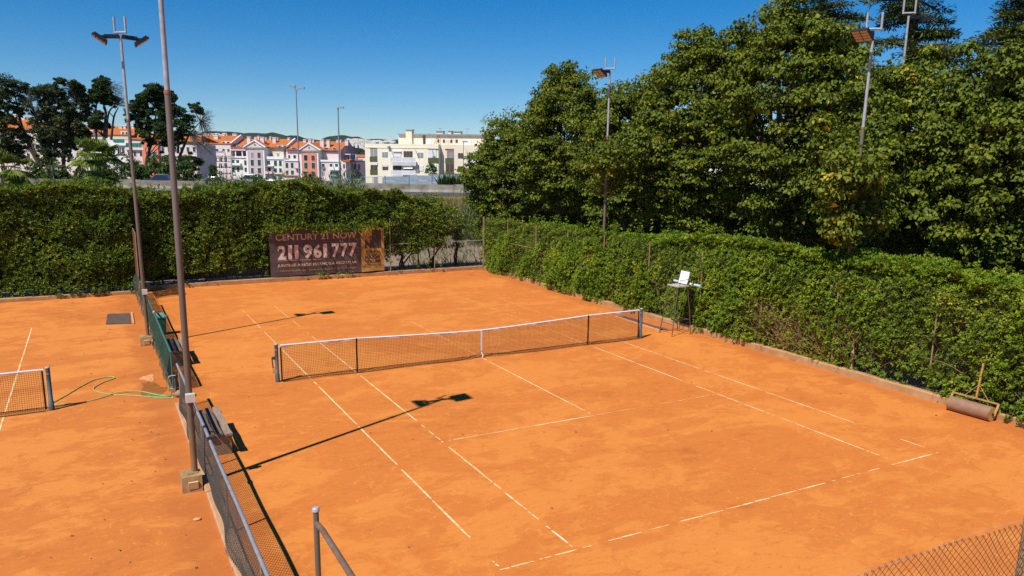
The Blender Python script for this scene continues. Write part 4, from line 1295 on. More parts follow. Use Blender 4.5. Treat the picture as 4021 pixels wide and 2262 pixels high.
def shrub(x, y, z0, z1, r, label, mat, n=26, stems=3, cat='shrub', name='shrub', L=.11, W=.045, nl=90, group=None):
    root = empty(name, (x, y, 0), label, cat, group)
    bl = []
    for i in range(n):
        d = unit(rng.normal(size=3)); rr = rng.random() ** .4
        bl.append((x + d[0] * r * rr, y + d[1] * r * rr, (z0 + z1) / 2 + d[2] * (z1 - z0) / 2 * rr, r * rng.uniform(.28, .45)))
    crown(bl, nl, L, W, mat, root, 'foliage', .2, .85, filler=6)
    mb = MB()
    for i in range(stems):
        e = bl[i]
        mb.tube([(x + .1 * i - .1, y, 0), (x + .12 * i - .1, y + .05, z0 * .6), ((x + e[0]) / 2, (y + e[1]) / 2, z0 + .3), e[:3]], [.07, .05, .04, .02], 6)
    mb.build('stems', MAT['bark'], root, kind='stuff')
    return root
shrub(4.5, 19.3, .7, 4.25, 1.35, 'leggy shrub on thin stems just right of the banner', MAT['leaf_far'], 60, nl=170, L=.135, W=.05)
shrub(6.5, 19.4, 1.0, 4.1, 1.3, 'shrub with one forked trunk seen through the far fence', MAT['leaf_far'], 52, 2, nl=160, L=.135, W=.05)
shrub(8.2, 20.0, 1.0, 3.5, 1.0, 'thin shrub with see-through lower twigs near the corner post', MAT['leaf_far'], 26, 2, nl=100, L=.13, W=.05)
shrub(9.9, 18.6, .3, 3.0, .9, 'bushy growth where the right hedge meets the corner post', MAT['leaf_hedge'], 40, 2, nl=150)

def linden(x, y, h, zlow, rx, ry, label, seed, lumps=(), n=300, nl=92):
    r = np.random.default_rng(seed)
    root = empty('linden_tree', (x, y, 0), label, 'tree', 'row of linden trees behind the right hedge')
    zc = (h + zlow) / 2; rz = (h - zlow) / 2
    pts, _ = ellipsoid_points((x, y, zc), (rx, ry, rz), n, -.98)
    # narrower towards the top, ragged
    t = np.clip((pts[:, 2] - zc) / rz, 0, 1)
    pts[:, 0] = x + (pts[:, 0] - x) * (1 - .22 * t); pts[:, 1] = y + (pts[:, 1] - y) * (1 - .22 * t)
    pts += r.normal(0, .28, pts.shape)
    bl = [(*p, r.uniform(.34, .70)) for p in pts]
    for (dx, dy, z, R) in lumps:
        for k in range(9):
            q = unit(r.normal(size=3)) * R * .8
            bl.append((x + dx + q[0], y + dy + q[1], z + q[2], r.uniform(.4, .7)))
    for k in range(26):
        q = r.normal(0, .4, 3) * (rx, ry, rz)
        bl.append((x + q[0], y + q[1], zc + q[2], r.uniform(.7, 1.1)))
    crown(bl, int(nl * 1.35), .145, .115, MAT['leaf_tree'], root, droop=.75, filler=10)
    tk = MB()
    lean = r.normal(0, .15, 2)
    top = np.array([x + lean[0] * 2, y + lean[1] * 2, zc + rz * .5])
    tk.tube([(x, y, -.05), (x + lean[0] * .4, y + lean[1] * .4, 1.2), (x + lean[0], y + lean[1], zlow + .4), (x + lean[0] * 1.5, y + lean[1] * 1.4, zc), top], [.24, .19, .17, .12, .04], 9)
    tk.build('trunk', MAT['bark'], root)
    mb = MB()
    for k in range(16):
        e = np.array(bl[r.integers(0, n)][:3]); b0 = np.array([x + lean[0], y + lean[1], zlow - .3 + r.random() * (zc - zlow) * 1.2])
        m = (b0 + e) / 2 + r.normal(0, .3, 3) + (0, 0, .4)
        mb.tube([b0, m, e], [.08, .05, .015], 6, False)
    mb.build('limbs', MAT['bark'], root)
    return root
linden(14.6, 25.6, 8.9, 1.5, 2.6, 3.3, 'lowest linden at the left end of the tree row, beside the far apartment block', 1, [(-.8, 1.8, 5.5, 1.2), (-1.0, 1.8, 3.6, 1.1), (-1.2, .8, 2.4, 1.0)], 315)
linden(14.8, 18.9, 11.4, 2.9, 2.5, 3.2, 'peaked linden left of the slim pole with the gap of sky beside it', 2, [(-.3, -.2, 11.2, .9), (0, -2.2, 9.3, 1.1), (-.6, .6, 9.4, 1.2), (0, 3, 8.6, 1.2), (0, 2, 10, .9)], 322)
linden(15.0, 12.6, 9.9, 2.9, 2.6, 3.2, 'rounded lower linden directly behind the slim middle pole', 3, [(0, 1.4, 9.5, 1.0), (0, -1.9, 9.5, 1.2), (0, -3.0, 9.8, 1.0), (-.4, -1, 8.6, 1.2)])
linden(15.2, 7.6, 12.0, 2.8, 2.8, 3.2, 'broad linden behind the umpire chair', 4, [(0, .4, 11.6, 1.0), (0, 1.9, 10.4, 1.2), (0, -2.0, 10.9, 1.2), (0, -3.2, 10.6, 1.2), (-.6, -1.4, 9.4, 1.3), (0, 3.2, 9.2, 1.1), (-6.1, -1.1, 6.3, .8), (-5.6, -.6, 5.6, .8), (-4.6, -.5, 6.4, 1.1), (-3.3, 0, 6.6, 1.2), (-3.6, .8, 5.2, 1.0)], 330)
linden(15.4, 2.0, 12.6, 2.8, 2.9, 3.2, 'tallest linden whose top reaches the cedars', 5, [(-.2, .6, 12.1, 1.0), (0, 2.0, 11.5, 1.2), (0, 3.0, 10.8, 1.1), (-.4, -2, 10.4, 1.2), (0, -3.2, 9.4, 1.2)], 345)
linden(15.4, -3.0, 9.7, 2.9, 2.8, 3.0, 'linden whose long bough hangs before the right-hand floodlight pole', 6, [(-6.3, -3.3, 6.1, .8), (-6.2, -3.1, 5.2, .8), (-5.9, -3.2, 4.4, .7), (-5.0, -2.4, 6.2, 1.0), (-4.4, -2.0, 5.2, 1.0), (-3.2, -1.2, 6.3, 1.2), (-3.0, -1.0, 4.6, 1.1)], 322)
linden(15.2, -7.4, 10.3, 2.7, 2.6, 2.9, 'linden with large sunlit leaves near the right edge', 7, [(-1.5, .6, 3.6, 1.0), (-1.6, -1.2, 3.3, .9)], 322, 95)
linden(15.0, -11.4, 9.9, 2.4, 2.6, 3.0, 'linden running out of the frame on the right', 8, [(-1.4, 0, 3.2, 1.0)], 285, 95)
for i, (x, y, h) in enumerate(((21.5, 24, 8.5), (22, 15.5, 10.2), (22.5, 6.0, 10.5), (21.5, -3.5, 9.6), (20.8, -11.5, 9))):  # second row added to darken the gaps between the trunks
    linden(x, y, h, 1.6, 3.0, 4.2, ('second-row tree added to darken the gaps behind the %s' % ('lowest linden at the row end', 'peaked linden and middle pole', 'broad linden and umpire chair', 'tall lindens by the right pole', 'rightmost linden')[i]), 30 + i, [], 120, 110)

def hB(t): return 4.4 + .5 * np.sin(t * 23) + .3 * np.sin(t * 57)
hedge_run('added_dark_hedge', 'dark hedge added behind the linden trunks to darken the gaps', (18.2, 27), (18.2, -20), (1, 0), hB, 1.2, MAT['leaf_far'], 60, 7, .16, .07, 45, lambda s, z, P: (z < .9) * .45)  # hedge added to hide the sunlit ground between the trunks
def cedar(base, h, rmax, label, seed):
    r = np.random.default_rng(seed); x, y = base[:2]
    root = empty('cedar_tree', (x, y, 0), label, 'tree', 'cedars rising behind the lindens')
    MB().tube([(x, y, -.1), (x + .1, y, h * .5), (x, y, h)], [.5, .34, .05], 10).build('trunk', MAT['bark'], root)
    br = MB(); pads = []
    z = 5.0
    while z < h - .4:
        t = (z - 5) / (h - 5)
        rad = rmax * (1 - t) ** .65 * (.75 + .25 * math.sin(z * 1.7))
        for k in range(r.integers(4, 7)):
            a = r.random() * 6.28; ln = rad * r.uniform(.6, 1.08)
            d = np.array([math.cos(a), math.sin(a), 0]); rise = r.uniform(-.08, .18)
            p0 = np.array([x, y, z + r.uniform(-.3, .3)])
            pts = [p0 + d * ln * s + np.array([0, 0, ln * (rise * s - .12 * s * s)]) for s in (0, .35, .7, 1.0)]
            br.tube(pts, [.10, .07, .045, .012], 5, False)
            for s in np.arange(.28, 1.02, .085):
                c = p0 + d * ln * s + np.array([0, 0, ln * (rise * s - .12 * s * s)])
                w = .34 + .55 * math.sin(min(1, s * 1.05) * PI) ** .7
                side = np.array([-d[1], d[0], 0]) * r.normal(0, .35)
                pads.append((*(c + side), w))
        z += r.uniform(.55, .95)
    br.build('branches', MAT['bark'], root)
    C = np.array([p[:3] for p in pads]); R = np.array([p[3] for p in pads])
    m, k = len(C), 44
    dd = unit(rng.normal(size=(m, k, 3)) * (1, 1, .3))
    P = (C[:, None] + dd * (R[:, None, None] * rng.random((m, k, 1)) ** .5) * (1, 1, .28)).reshape(-1, 3)
    D = dd.reshape(-1, 3) + rng.normal(0, .35, (m * k, 3)) + (0, 0, .12)
    v, f = leaf_arrays(P, D, np.tile([0, 0, 1.], (len(P), 1)) + rng.normal(0, .4, P.shape), rng.uniform(.16, .34, len(P)), rng.uniform(.05, .09, len(P)))
    soup('needles', v, f, MAT['leaf_cedar'], root)
    return root
cedar(at(3200, 300, 50), 20.5, 6.2, 'blue-green cedar showing above the tallest linden', 41)
cedar(at(3560, 300, 45), 21.5, 6.6, 'dark cedar with spreading brown-tipped boughs at the upper right', 42)
cedar(at(3990, 300, 43), 16.5, 6.4, 'lower cedar bough mass at the right edge of the sky', 43)

# ------------------------------------------------------------------ CANE, DRY GRASS, PALMS
def blades(P, L, W, mat, name, lean=.25, **kw):
    D = np.tile([0, 0, 1.], (len(P), 1)) + rng.normal(0, lean, P.shape)
    N = rng.normal(size=P.shape)
    v, f = leaf_arrays(P, D, N, L, W, .1)
    return soup(name, v, f, mat, **kw)
def cane(name, px0, px1, d0, d1, ztop, n, label):
    t = rng.random(n); px = px0 + (px1 - px0) * t; d = d0 + (d1 - d0) * rng.random(n)
    base = np.stack([at(p, 640, q) for p, q in zip(px, d)])
    zt = ztop * (.82 + .18 * vnoise(base, .5, 3)) * rng.uniform(.75, 1.05, n)
    VV = []
    for s in np.linspace(.15, 1, 7):
        P = base.copy(); P[:, 2] = zt * s + rng.normal(0, .15, n); P[:, :2] += rng.normal(0, .08, (n, 2))
        D = np.stack([rng.normal(0, .55, n), rng.normal(0, .55, n), np.full(n, .75)], 1)
        VV.append(leaf_arrays(P, D, rng.normal(size=P.shape), rng.uniform(.5, .95, n), rng.uniform(.04, .075, n), .1))
    v, f = join(VV)
    return soup(name, v, f, MAT['leaf_cane'], kind='stuff')
cane('cane_thicket', 760, 1120, 52, 60, 4.55, 1500, '')
cane('cane_thicket', 1120, 1420, 54, 62, 4.2, 900, '')
cane('cane_thicket', 1820, 2420, 56, 66, 3.3, 1700, '')
cane('cane_thicket', 2300, 2700, 60, 66, 3.4, 900, '')
for i, (px, d, zt, r_, lb) in enumerate(((1010, 56, 5.1, .9, 'pointed young shrub standing out of the cane above the far hedge'), (1185, 50, 5.25, 1.3, 'rounded dark shrub rising above the far hedge left of the two street lamps'), (1260, 58, 4.4, 1.6, 'broad low bush behind the far hedge below the pink buildings'), (1370, 60, 4.0, 1.7, 'low bush behind the far hedge at the foot of the thin street lamp'), (880, 54, 4.6, 1.5, 'bush among the cane behind the far hedge below the parked estate car'), (1530, 58, 3.3, 1.6, 'low bush behind the far hedge before the cream apartment block'))):
    p = at(px, 640, d)
    shrub(p[0], p[1], .3, zt, r_, lb, MAT['leaf_bush'] if i != 2 else MAT['leaf_far'], 40, 3, L=.2, W=.08, nl=90, group='bushes beyond the far hedge')
n = 9000
px = rng.uniform(1300, 2500, n); d = rng.uniform(72, 97, n)
P = np.stack([at(a, 640, b) for a, b in zip(px, d)]); P[:, 2] = prof(d)
blades(P, rng.uniform(.35, .95, n), rng.uniform(.05, .10, n), MAT['dry_grass'], 'dry_grass', .35, kind='stuff')
n = 5000
px = rng.uniform(1600, 2600, n); d = rng.uniform(44, 70, n)
P = np.stack([at(a, 640, b) for a, b in zip(px, d)]); P[:, 2] = -.03
blades(P, rng.uniform(.2, .6, n), rng.uniform(.03, .06, n), MAT['leaf_cane'], 'rough_grass', .5, kind='stuff')

def fan_palm(px, py, d, label, seed, nf=46, R=1.0, dead=22):
    r = np.random.default_rng(seed); c = at(px, py, d)
    root = empty('fan_palm', (c[0], c[1], 0), label, 'palm tree', 'fan palms behind the far hedge')
    MB().tube([(c[0], c[1], 0), (c[0] + .05, c[1], c[2] * .5), (c[0], c[1], c[2])], [.42, .40, .30], 10).build('trunk', MAT['bark'], root)
    def fronds(n, elo, ehi, mat, name, droop, Lf):
        st = MB(); Ps, Ds, Ns, Ls, Ws = [], [], [], [], []
        for i in range(n):
            a = r.random() * 6.28; e = r.uniform(elo, ehi)
            dv = np.array([math.cos(a) * math.cos(e), math.sin(a) * math.cos(e), math.sin(e)])
            pl = R * r.uniform(.75, 1.15)
            hub = c + dv * pl + (0, 0, -.10 * pl)
            st.tube([c + r.normal(0, .06, 3), c + dv * pl * .55, hub], [.03, .022, .014], 4, False)
            side = unit(np.cross(dv, (0, 0, 1.))); k0 = max(0.0, math.sin(e)); cen = unit(dv * (.5 + .5 * k0) - np.array([0, 0, .72 * (1 - k0)])); upv = np.cross(side, cen)
            for k in range(18):
                t = (k / 17 - .5) * 2.8
                q = cen * math.cos(t) + side * math.sin(t) + np.array([0, 0, -droop * abs(t) * .3])
                Ps.append(hub); Ds.append(q); Ns.append(upv + r.normal(0, .2, 3)); Ls.append(Lf * R * (1 - .12 * abs(t)) * r.uniform(.85, 1.1)); Ws.append(.19 * R)
                # hanging thread end
                e2 = hub + unit(q) * Ls[-1] * .8
                Ps.append(e2); Ds.append(q * .4 + np.array([0, 0, -1.])); Ns.append(upv); Ls.append(.30 * R * Lf); Ws.append(.06 * R)
        v, f = leaf_arrays(np.array(Ps), np.array(Ds), np.array(Ns), np.array(Ls), np.array(Ws), .15)
        o = soup(name, v, f, mat, root)
        st.build('stalks', mat, o)
    c_top = c
    fronds(nf, -.9, 1.3, MAT['leaf_palm'], 'fronds', .22, .95)
    c = c_top - np.array([.25, .1, 1.25]) * R
    fronds(int(nf * .6), -.9, .5, MAT['leaf_palm'], 'lower_fronds', .35, .85)
    c = c_top - np.array([-.3, .1, 2.1]) * R
    fronds(int(nf * .5), -1.0, .35, MAT['leaf_palm'], 'lower_fronds', .4, .8)
    c = c_top - np.array([0, 0, .5])
    fronds(dead, -1.55, -1.1, MAT['leaf_dead'], 'dead_fronds', .9, .75)
    c = c_top - np.array([0, 0, 1.5])
    fronds(dead, -1.55, -1.0, MAT['leaf_dead'], 'dead_fronds', .9, .75)
    return root
fan_palm(372, 634, 52, 'big fan palm with a hanging skirt of dead fronds', 3, 36, 1.02, 14)
fan_palm(22, 682, 50, 'smaller fan palm at the left edge of the picture', 5, 26, 1.1, 4)

# ------------------------------------------------------------------ TALL TREES BEYOND THE HIGHWAY
ZS = .352
def zp(X, Y, d=135): return at(X * ZS, 250 + Y * ZS, d)
def bg_tree(name, label, blobs, trunks, bare=(), mat='leaf_gum', d=135, nl=480, L=.31, W=.14):
    m = ZS * d / FPX
    b0 = zp(*trunks[0][0], d)
    root = empty(name, (b0[0], b0[1], 0), label, 'tree', 'tall trees beyond the highway')
    bl = []
    for X, Y, R in blobs:
        c = zp(X, Y, d) + FH * rng.normal(0, .9)
        for k in range(8):
            q = unit(rng.normal(size=3)) * R * m * rng.uniform(.35, .8) * (1, 1, .8)
            bl.append((*(c + q), R * m * rng.uniform(.48, .78)))
        for k in range(5):
            q = unit(rng.normal(size=3)) * R * m * rng.uniform(.9, 1.35) * (1, 1, .8)
            bl.append((*(c + q), R * m * rng.uniform(.14, .28)))
    if bl: crown(bl, nl // 3, L, W, MAT[mat], root, droop=.15, squash=.6)
    tk = MB(); br = MB()
    for i, t in enumerate(trunks):
        P = [zp(X, Y, d) for X, Y in t]
        P[0] = np.array([*P[0][:2], float(prof(d))]) if i == 0 else P[0]
        w = .34 if i == 0 else .22
        (tk if i == 0 else br).tube(smooth_path(P, 4), np.linspace(w, .07, (len(P) - 1) * 4 + 1), 7)
    # limbs from the trunks to the clumps
    tp = [zp(X, Y, d) for t in trunks for X, Y in t[1:]]
    for X, Y, R in blobs:
        e = zp(X, Y, d); below = [q for q in tp if q[2] < e[2] - .3]
        if not below: continue
        q = min(below, key=lambda q: np.linalg.norm(q - e))
        br.tube([q, (q + e) / 2 + rng.normal(0, .25, 3), e], [.10, .07, .03], 5, False)
    tk.build('trunk', MAT['bark'], root); br.build('limbs', MAT['bark'], root)
    if bare:
        tw = MB()
        for X, Y, R in bare:
            c = zp(X, Y, d); rr = R * m
            o = min(tp, key=lambda q: np.linalg.norm(q - c))
            for k in range(46):
                dv = unit(rng.normal(size=3) * (1, 1, .9) + unit(c - o) * .5); e = c + dv * rr * rng.uniform(.5, 1.05)
                mid = o + (e - o) * .45 + rng.normal(0, .25, 3)
                tw.tube([o, mid, e], [.045, .03, .012], 3, False)
                for j in range(3):
                    s = mid + (e - mid) * rng.uniform(.2, .9)
                    tw.tube([s, s + unit(dv + rng.normal(0, .6, 3)) * rng.uniform(.4, 1.0)], [.02, .008], 3, False)
        tw.build('bare_twigs', MAT['greytwig'], root)
    return root
bg_tree('gum_tree', 'leaning gum tree with olive crown at the far left', [(60, 220, 110), (180, 260, 100), (30, 330, 90), (120, 370, 90), (235, 300, 65), (20, 470, 70), (40, 800, 100), (120, 880, 100), (190, 770, 70), (80, 960, 90), (200, 940, 80), (110, 470, 75), (200, 540, 65), (70, 600, 80), (150, 660, 85), (30, 690, 80), (240, 430, 60), (130, 1020, 80), (20, 1020, 90), (290, 860, 70)],
        [[(540, 1250), (330, 930), (230, 650), (190, 450), (150, 330)], [(480, 1180), (250, 1010), (30, 900)], [(420, 1050), (300, 800), (90, 560), (20, 480)]], mat='leaf_gum')
bg_tree('gum_tree', 'half-bare grey gum between the leaning gum and the dark group', [(400, 690, 75), (450, 760, 75), (360, 640, 60), (330, 480, 50), (380, 540, 55), (440, 620, 60), (320, 760, 70), (380, 850, 80), (300, 960, 75), (440, 930, 85), (420, 300, 40), (470, 430, 50)], [[(575, 1250), (450, 850), (400, 600), (340, 420), (350, 290)], [(430, 760), (470, 560), (450, 380)]], [(330, 400, 95), (400, 360, 95), (440, 500, 80)], nl=100)
bg_tree('gum_tree', 'dark dense gum with rounded top left of the big palm', [(450, 330, 75), (590, 290, 90), (665, 340, 70), (545, 420, 85), (620, 540, 90), (540, 560, 80), (600, 690, 105), (700, 640, 80), (700, 770, 90), (560, 820, 90), (640, 900, 110), (560, 1000, 90), (690, 1010, 90), (480, 620, 75), (490, 740, 80), (640, 800, 90), (740, 920, 85), (480, 880, 80), (600, 1090, 80), (500, 440, 60), (700, 480, 60)],
        [[(610, 1250), (540, 950), (560, 700), (590, 400)], [(580, 1050), (660, 800), (680, 600)]], [(640, 420, 70)])
bg_tree('gum_tree', 'ragged gum with dead grey sprays at its top', [(880, 225, 55), (905, 300, 60), (740, 440, 65), (890, 420, 70), (925, 520, 75), (940, 620, 65), (850, 640, 85), (790, 720, 100), (880, 770, 80), (760, 850, 90), (720, 210, 45), (800, 330, 55), (830, 520, 70), (960, 380, 45), (800, 600, 75), (930, 720, 70), (720, 560, 60), (700, 330, 50), (830, 850, 80)],
        [[(700, 1250), (720, 900), (800, 650), (860, 400), (870, 280)], [(760, 1100), (820, 820), (900, 640)]], [(765, 290, 100), (830, 420, 80)])
bg_tree('pine_tree', 'slim umbrella pine with tiered crown left of the slim light pole', [(1110, 190, 55), (1155, 230, 70), (1085, 275, 65), (1185, 320, 70), (1025, 340, 55), (1130, 355, 65), (1255, 425, 60), (1185, 430, 55), (1045, 400, 45), (1090, 620, 70), (1060, 695, 60), (1110, 560, 40), (1130, 290, 70), (1090, 340, 60), (1210, 380, 55), (1020, 640, 50), (1140, 700, 45)],
        [[(1165, 1230), (1165, 830), (1180, 550), (1150, 430), (1160, 250)], [(1240, 850), (1270, 600), (1320, 490)], [(1185, 830), (1210, 560), (1290, 450)], [(1075, 900), (1070, 500), (1110, 400)]], [(1290, 290, 105), (1330, 430, 70)], 'leaf_pine')
bg_tree('pine_tree', 'broad dark umbrella pine between the two near light poles', [(1750, 300, 85), (1690, 345, 80), (1830, 325, 80), (1920, 375, 70), (1635, 390, 70), (1465, 470, 70), (1530, 520, 80), (1450, 600, 60), (1560, 610, 65), (1700, 440, 105), (1820, 460, 110), (1760, 570, 100), (1640, 540, 75), (1905, 490, 90), (1620, 730, 65), (1650, 800, 65), (1780, 690, 95), (1850, 820, 90), (1800, 910, 85), (1700, 880, 60), (1560, 690, 40), (1700, 380, 80), (1780, 390, 80), (1860, 420, 75), (1690, 660, 75), (1850, 590, 75), (1600, 480, 70), (1870, 720, 75)],
        [[(1610, 1230), (1640, 1050), (1720, 800), (1740, 500)], [(1720, 800), (1880, 600)], [(1690, 900), (1540, 640)]], (), 'leaf_pine')
bg_tree('pine_tree', 'dark pine right of the near light pole with a bare tree leaning from it', [(2000, 560, 85), (2130, 520, 65), (2155, 490, 55), (1980, 680, 95), (2060, 640, 85), (2080, 760, 85), (2000, 810, 85), (2140, 1080, 80), (2200, 1110, 55), (2090, 1150, 60)],
        [[(1985, 1230), (1990, 1100), (2060, 900), (2120, 780), (2240, 640)], [(1985, 1000), (2000, 760), (2010, 600)]], [(2270, 610, 130), (2300, 760, 110), (2290, 950, 120)], 'leaf_pine')
for i, (X, Y, R, lb) in enumerate(((1400, 1120, 120, 'green bush behind the highway barrier right of the big palm'), (1490, 1150, 110, 'low bush behind the barrier beside the slim light pole'), (1690, 1090, 80, 'pointed green shrub behind the barrier under the umbrella pine'), (1820, 1120, 100, 'round dark bush behind the dark car on the highway'), (1600, 1180, 90, 'pale low bush behind the barrier between the pine and the palm'), (400, 1215, 90, 'low bush behind the barrier under the leaning gum'), (720, 1230, 90, 'bush behind the barrier just left of the big palm'), (2160, 1190, 70, 'bush at the foot of the bare tree by the highway'), (2370, 1190, 45, 'small cypress before the scaffolded house'), (1930, 1130, 110, 'dark bush behind the barrier just right of the near light pole'), (2080, 1160, 85, 'bush behind the barrier under the dark pine'), (1160, 1130, 110, 'bush behind the barrier showing at the right side of the big palm'), (920, 1130, 110, 'bush behind the barrier showing at the left side of the big palm'), (560, 1190, 100, 'bush behind the barrier at the feet of the gums'))):
    c = zp(X, Y, 126); r_ = R * ZS * 126 / FPX
    shrub(c[0], c[1], float(prof(126)) - .2, c[2] + r_, r_ * 1.1, lb, MAT['leaf_bush'], 22, 2, L=.34, W=.15, nl=70, group='bushes beyond the highway barrier')

# ------------------------------------------------------------------ HIGHWAY
RZ = 1.9
MAT['asphalt'] = simple('asphalt', (.040, .040, .042), .9, scale=3, c2=(.065, .063, .06), coord='World')
MAT['road_white'] = simple('road_paint', (.55, .55, .52), .8, scale=3, coord='World')
MAT['barrier'] = simple('stained_barrier_concrete', (.17, .145, .11), .9, scale=.9, c2=(.36, .32, .25), coord='World', bump=.2)
MAT['noise_panel'] = simple('noise_barrier_panel', (.30, .37, .43), .6, scale=1.2, var=.12, coord='World')
def fquad(mb, r0, r1, d0, d1, z):
    return mb.add([rd(r0, d0, z), rd(r1, d0, z), rd(r1, d1, z), rd(r0, d1, z)], [(0, 1, 2, 3)])
fquad(MB(), -120, 60, 92.5, 124, RZ).build('highway', MAT['asphalt'], kind='structure')
mb = MB()
for d in (93.4, 99.5): fquad(mb, -120, 60, d, d + .18, RZ + .004)
for k in range(26): fquad(mb, -110 + k * 6, -107 + k * 6, 96.4, 96.55, RZ + .004)
fquad(mb, -120, 60, 107, 107.2, RZ + .004)
mb.build('lane_marking', MAT['road_white'], kind='structure')
MB().hexa([rd(-120, 90.5, -.2), rd(60, 90.5, -.2), rd(60, 124.5, -.2), rd(-120, 124.5, -.2), rd(-120, 92.3, RZ - .01), rd(60, 92.3, RZ - .01), rd(60, 124, RZ - .01), rd(-120, 124, RZ - .01)]).build('highway_bank', MAT['terrain'], kind='structure')
cb = empty('concrete_barrier', tuple(rd(-20, 104, RZ)), 'long stained concrete barrier along the highway below the buildings', 'barrier')
for k in range(22):
    r0 = -92 + k * 6.0; r1 = r0 + 5.97
    zt = 2.95 + .05 * math.sin(k * 2.3); dd = .03 * math.sin(k * 1.3)
    mb = MB(); mb.prism([rd(r0, 104 + dd, RZ), rd(r0, 104.6 + dd, RZ), rd(r0, 104.42 + dd, RZ + .35), rd(r0, 104.4 + dd, zt), rd(r0, 104.2 + dd, zt), rd(r0, 104.18 + dd, RZ + .35)], RH * (r1 - r0))
    mb.build('barrier_block', MAT['barrier'], cb)
gr = empty('guard_rail', tuple(rd(-50, 93, RZ)), 'grey steel guard rail on the near side of the highway', 'guard rail')
mb = MB().hexa([rd(-75, 92.9, 2.05), rd(-34, 92.9, 2.05), rd(-34, 92.95, 2.05), rd(-75, 92.95, 2.05), rd(-75, 92.9, 2.3), rd(-34, 92.9, 2.3), rd(-34, 92.95, 2.3), rd(-75, 92.95, 2.3)])
mb.build('beam', MAT['noise_panel'], gr)
for k in range(11):
    p = rd(-75 + k * 4, 93.05, 0)
    MB().box(p[0] - .05, p[0] + .05, p[1] - .05, p[1] + .05, 1.5, 2.3).build('post', MAT['steel'], gr)

# noise barrier behind the highway
nb = empty('noise_barrier', tuple(rd(-18, 127, 1.4)), 'grey-blue panelled noise barrier in front of the cream apartment block', 'barrier')
ZC = .23292
def c3(X, Y, d): return at(1400 + X * ZC, 480 + Y * ZC, d)
def panel_bay(x0, x1, yt, parent, d=127, rows=3):
    a, b_ = c3(x0, yt, d), c3(x1, yt, d); zt = (a[2] + b_[2]) / 2; z0 = 1.2
    for k in range(rows):
        za, zb = z0 + (zt - z0) * k / rows + .02, z0 + (zt - z0) * (k + 1) / rows - .02
        p, q = np.array([*a[:2], za]), np.array([*b_[:2], za])
        MB().hexa([p, q, q + FH * .12, p + FH * .12, p + (0, 0, zb - za), q + (0, 0, zb - za), q + FH * .12 + (0, 0, zb - za), p + FH * .12 + (0, 0, zb - za)]).build('panel', MAT['noise_panel'], parent)
    MB().hexa([a - RH * .1 - FH * .1 + (0, 0, z0 - a[2]), a + RH * .1 - FH * .1 + (0, 0, z0 - a[2]), a + RH * .1 + FH * .2 + (0, 0, z0 - a[2]), a - RH * .1 + FH * .2 + (0, 0, z0 - a[2]),
               a - RH * .1 - FH * .1 + (0, 0, .1), a + RH * .1 - FH * .1 + (0, 0, .1), a + RH * .1 + FH * .2 + (0, 0, .1), a - RH * .1 + FH * .2 + (0, 0, .1)]).build('post', MAT['noise_panel'], parent)
for x0, x1, yt, rw in ((470, 868, 915, 3), (872, 1255, 895, 3), (1260, 1650, 880, 4), (1655, 2050, 866, 4), (2055, 2450, 850, 4), (-400, -165, 955, 2), (-160, 60, 950, 2)):
    panel_bay(x0, x1, yt, nb, rows=rw)
mb = MB()
for X in (75, 275, 440):
    p = c3(X, 920, 127); mb.tube([(*p[:2], 1.2), p], .05, 6)
p, q = c3(75, 925, 127), c3(440, 918, 127); mb.tube([p, q], .04, 6)
v, f = netting((*p[:2], 1.3), RH, (0, 0, 1), float(np.linalg.norm(q - p)), float(p[2] - 1.3), .3, .012, None, 1)
mb.build('mesh_post', MAT['noise_panel'], nb)
soup('wire_mesh', v, f, MAT['steel'], nb)
n = 260
px = np.where(rng.random(n) < .7, rng.uniform(1725, 1790, n), rng.uniform(1795, 1822, n)); P = np.stack([at(a, 715, 124.6) for a in px]); P[:, 2] = RZ - .1
blades(P, rng.uniform(1.2, 2.6, n), rng.uniform(.15, .3, n), MAT['leaf_bush'], 'verge_bushes', .22, kind='stuff')

# ------------------------------------------------------------------ STREET LAMPS, ROUND SIGN
def street_lamp(px, pyt, pyb, d, label, heads, rad=.09):
    t = at(px, pyt, d); root = empty('street_lamp', (t[0], t[1], 1.2), label, 'street lamp', 'street lamps along the highway')
    MB().tube([(t[0], t[1], float(prof(d)) - .1), (t[0], t[1], (t[2] + 1.5) / 2), t], [rad * 1.25, rad, rad * .7], 10).build('pole', MAT['steel_rail'], root)
    for s, dz, L_ in heads:
        e = t + RH * s * L_ + (0, 0, dz)
        MB().tube([t - (0, 0, .5), t + RH * s * L_ * .4 + (0, 0, dz * .5), e], .05, 6).build('arm', MAT['steel_rail'], root)
        MB().obox(e + RH * s * .15, RH * .42, FH * .17, np.array([0, 0, .11])).build('lamp_head', MAT['noise_panel'], root)
    return root
street_lamp(1162, 352, 700, 100, 'tall street lamp with two heads in front of the pink terrace', ((-1, .45, .28), (1, .2, .5)))
street_lamp(1327, 425, 735, 98, 'thinner tall street lamp with one small flat head right of the two-headed one', ((1, .1, .15),), .10)
street_lamp(1820, 556, 700, 122, 'short street lamp before the cream apartment block', ((1, .0, .1),), .06)
street_lamp(884, 597, 680, 118, 'low street lamp with white head before the scaffolded house', ((-1, .0, .75),), .06)
street_lamp(1303, 690, 718, 112, 'stubby lamp post half hidden by bushes at the foot of the pink terrace', ((1, .05, .1),), .13)
p = at(206, 672, 102)
sg = empty('round_sign', (p[0], p[1], RZ), 'round traffic sign seen from its grey-blue back at the far left of the highway', 'sign')
dv = unit(RH * .92 + FH * .4)
MB().tube([p - dv * .012, p + dv * .012], .62, 24).build('disc', MAT['noise_panel'], sg)
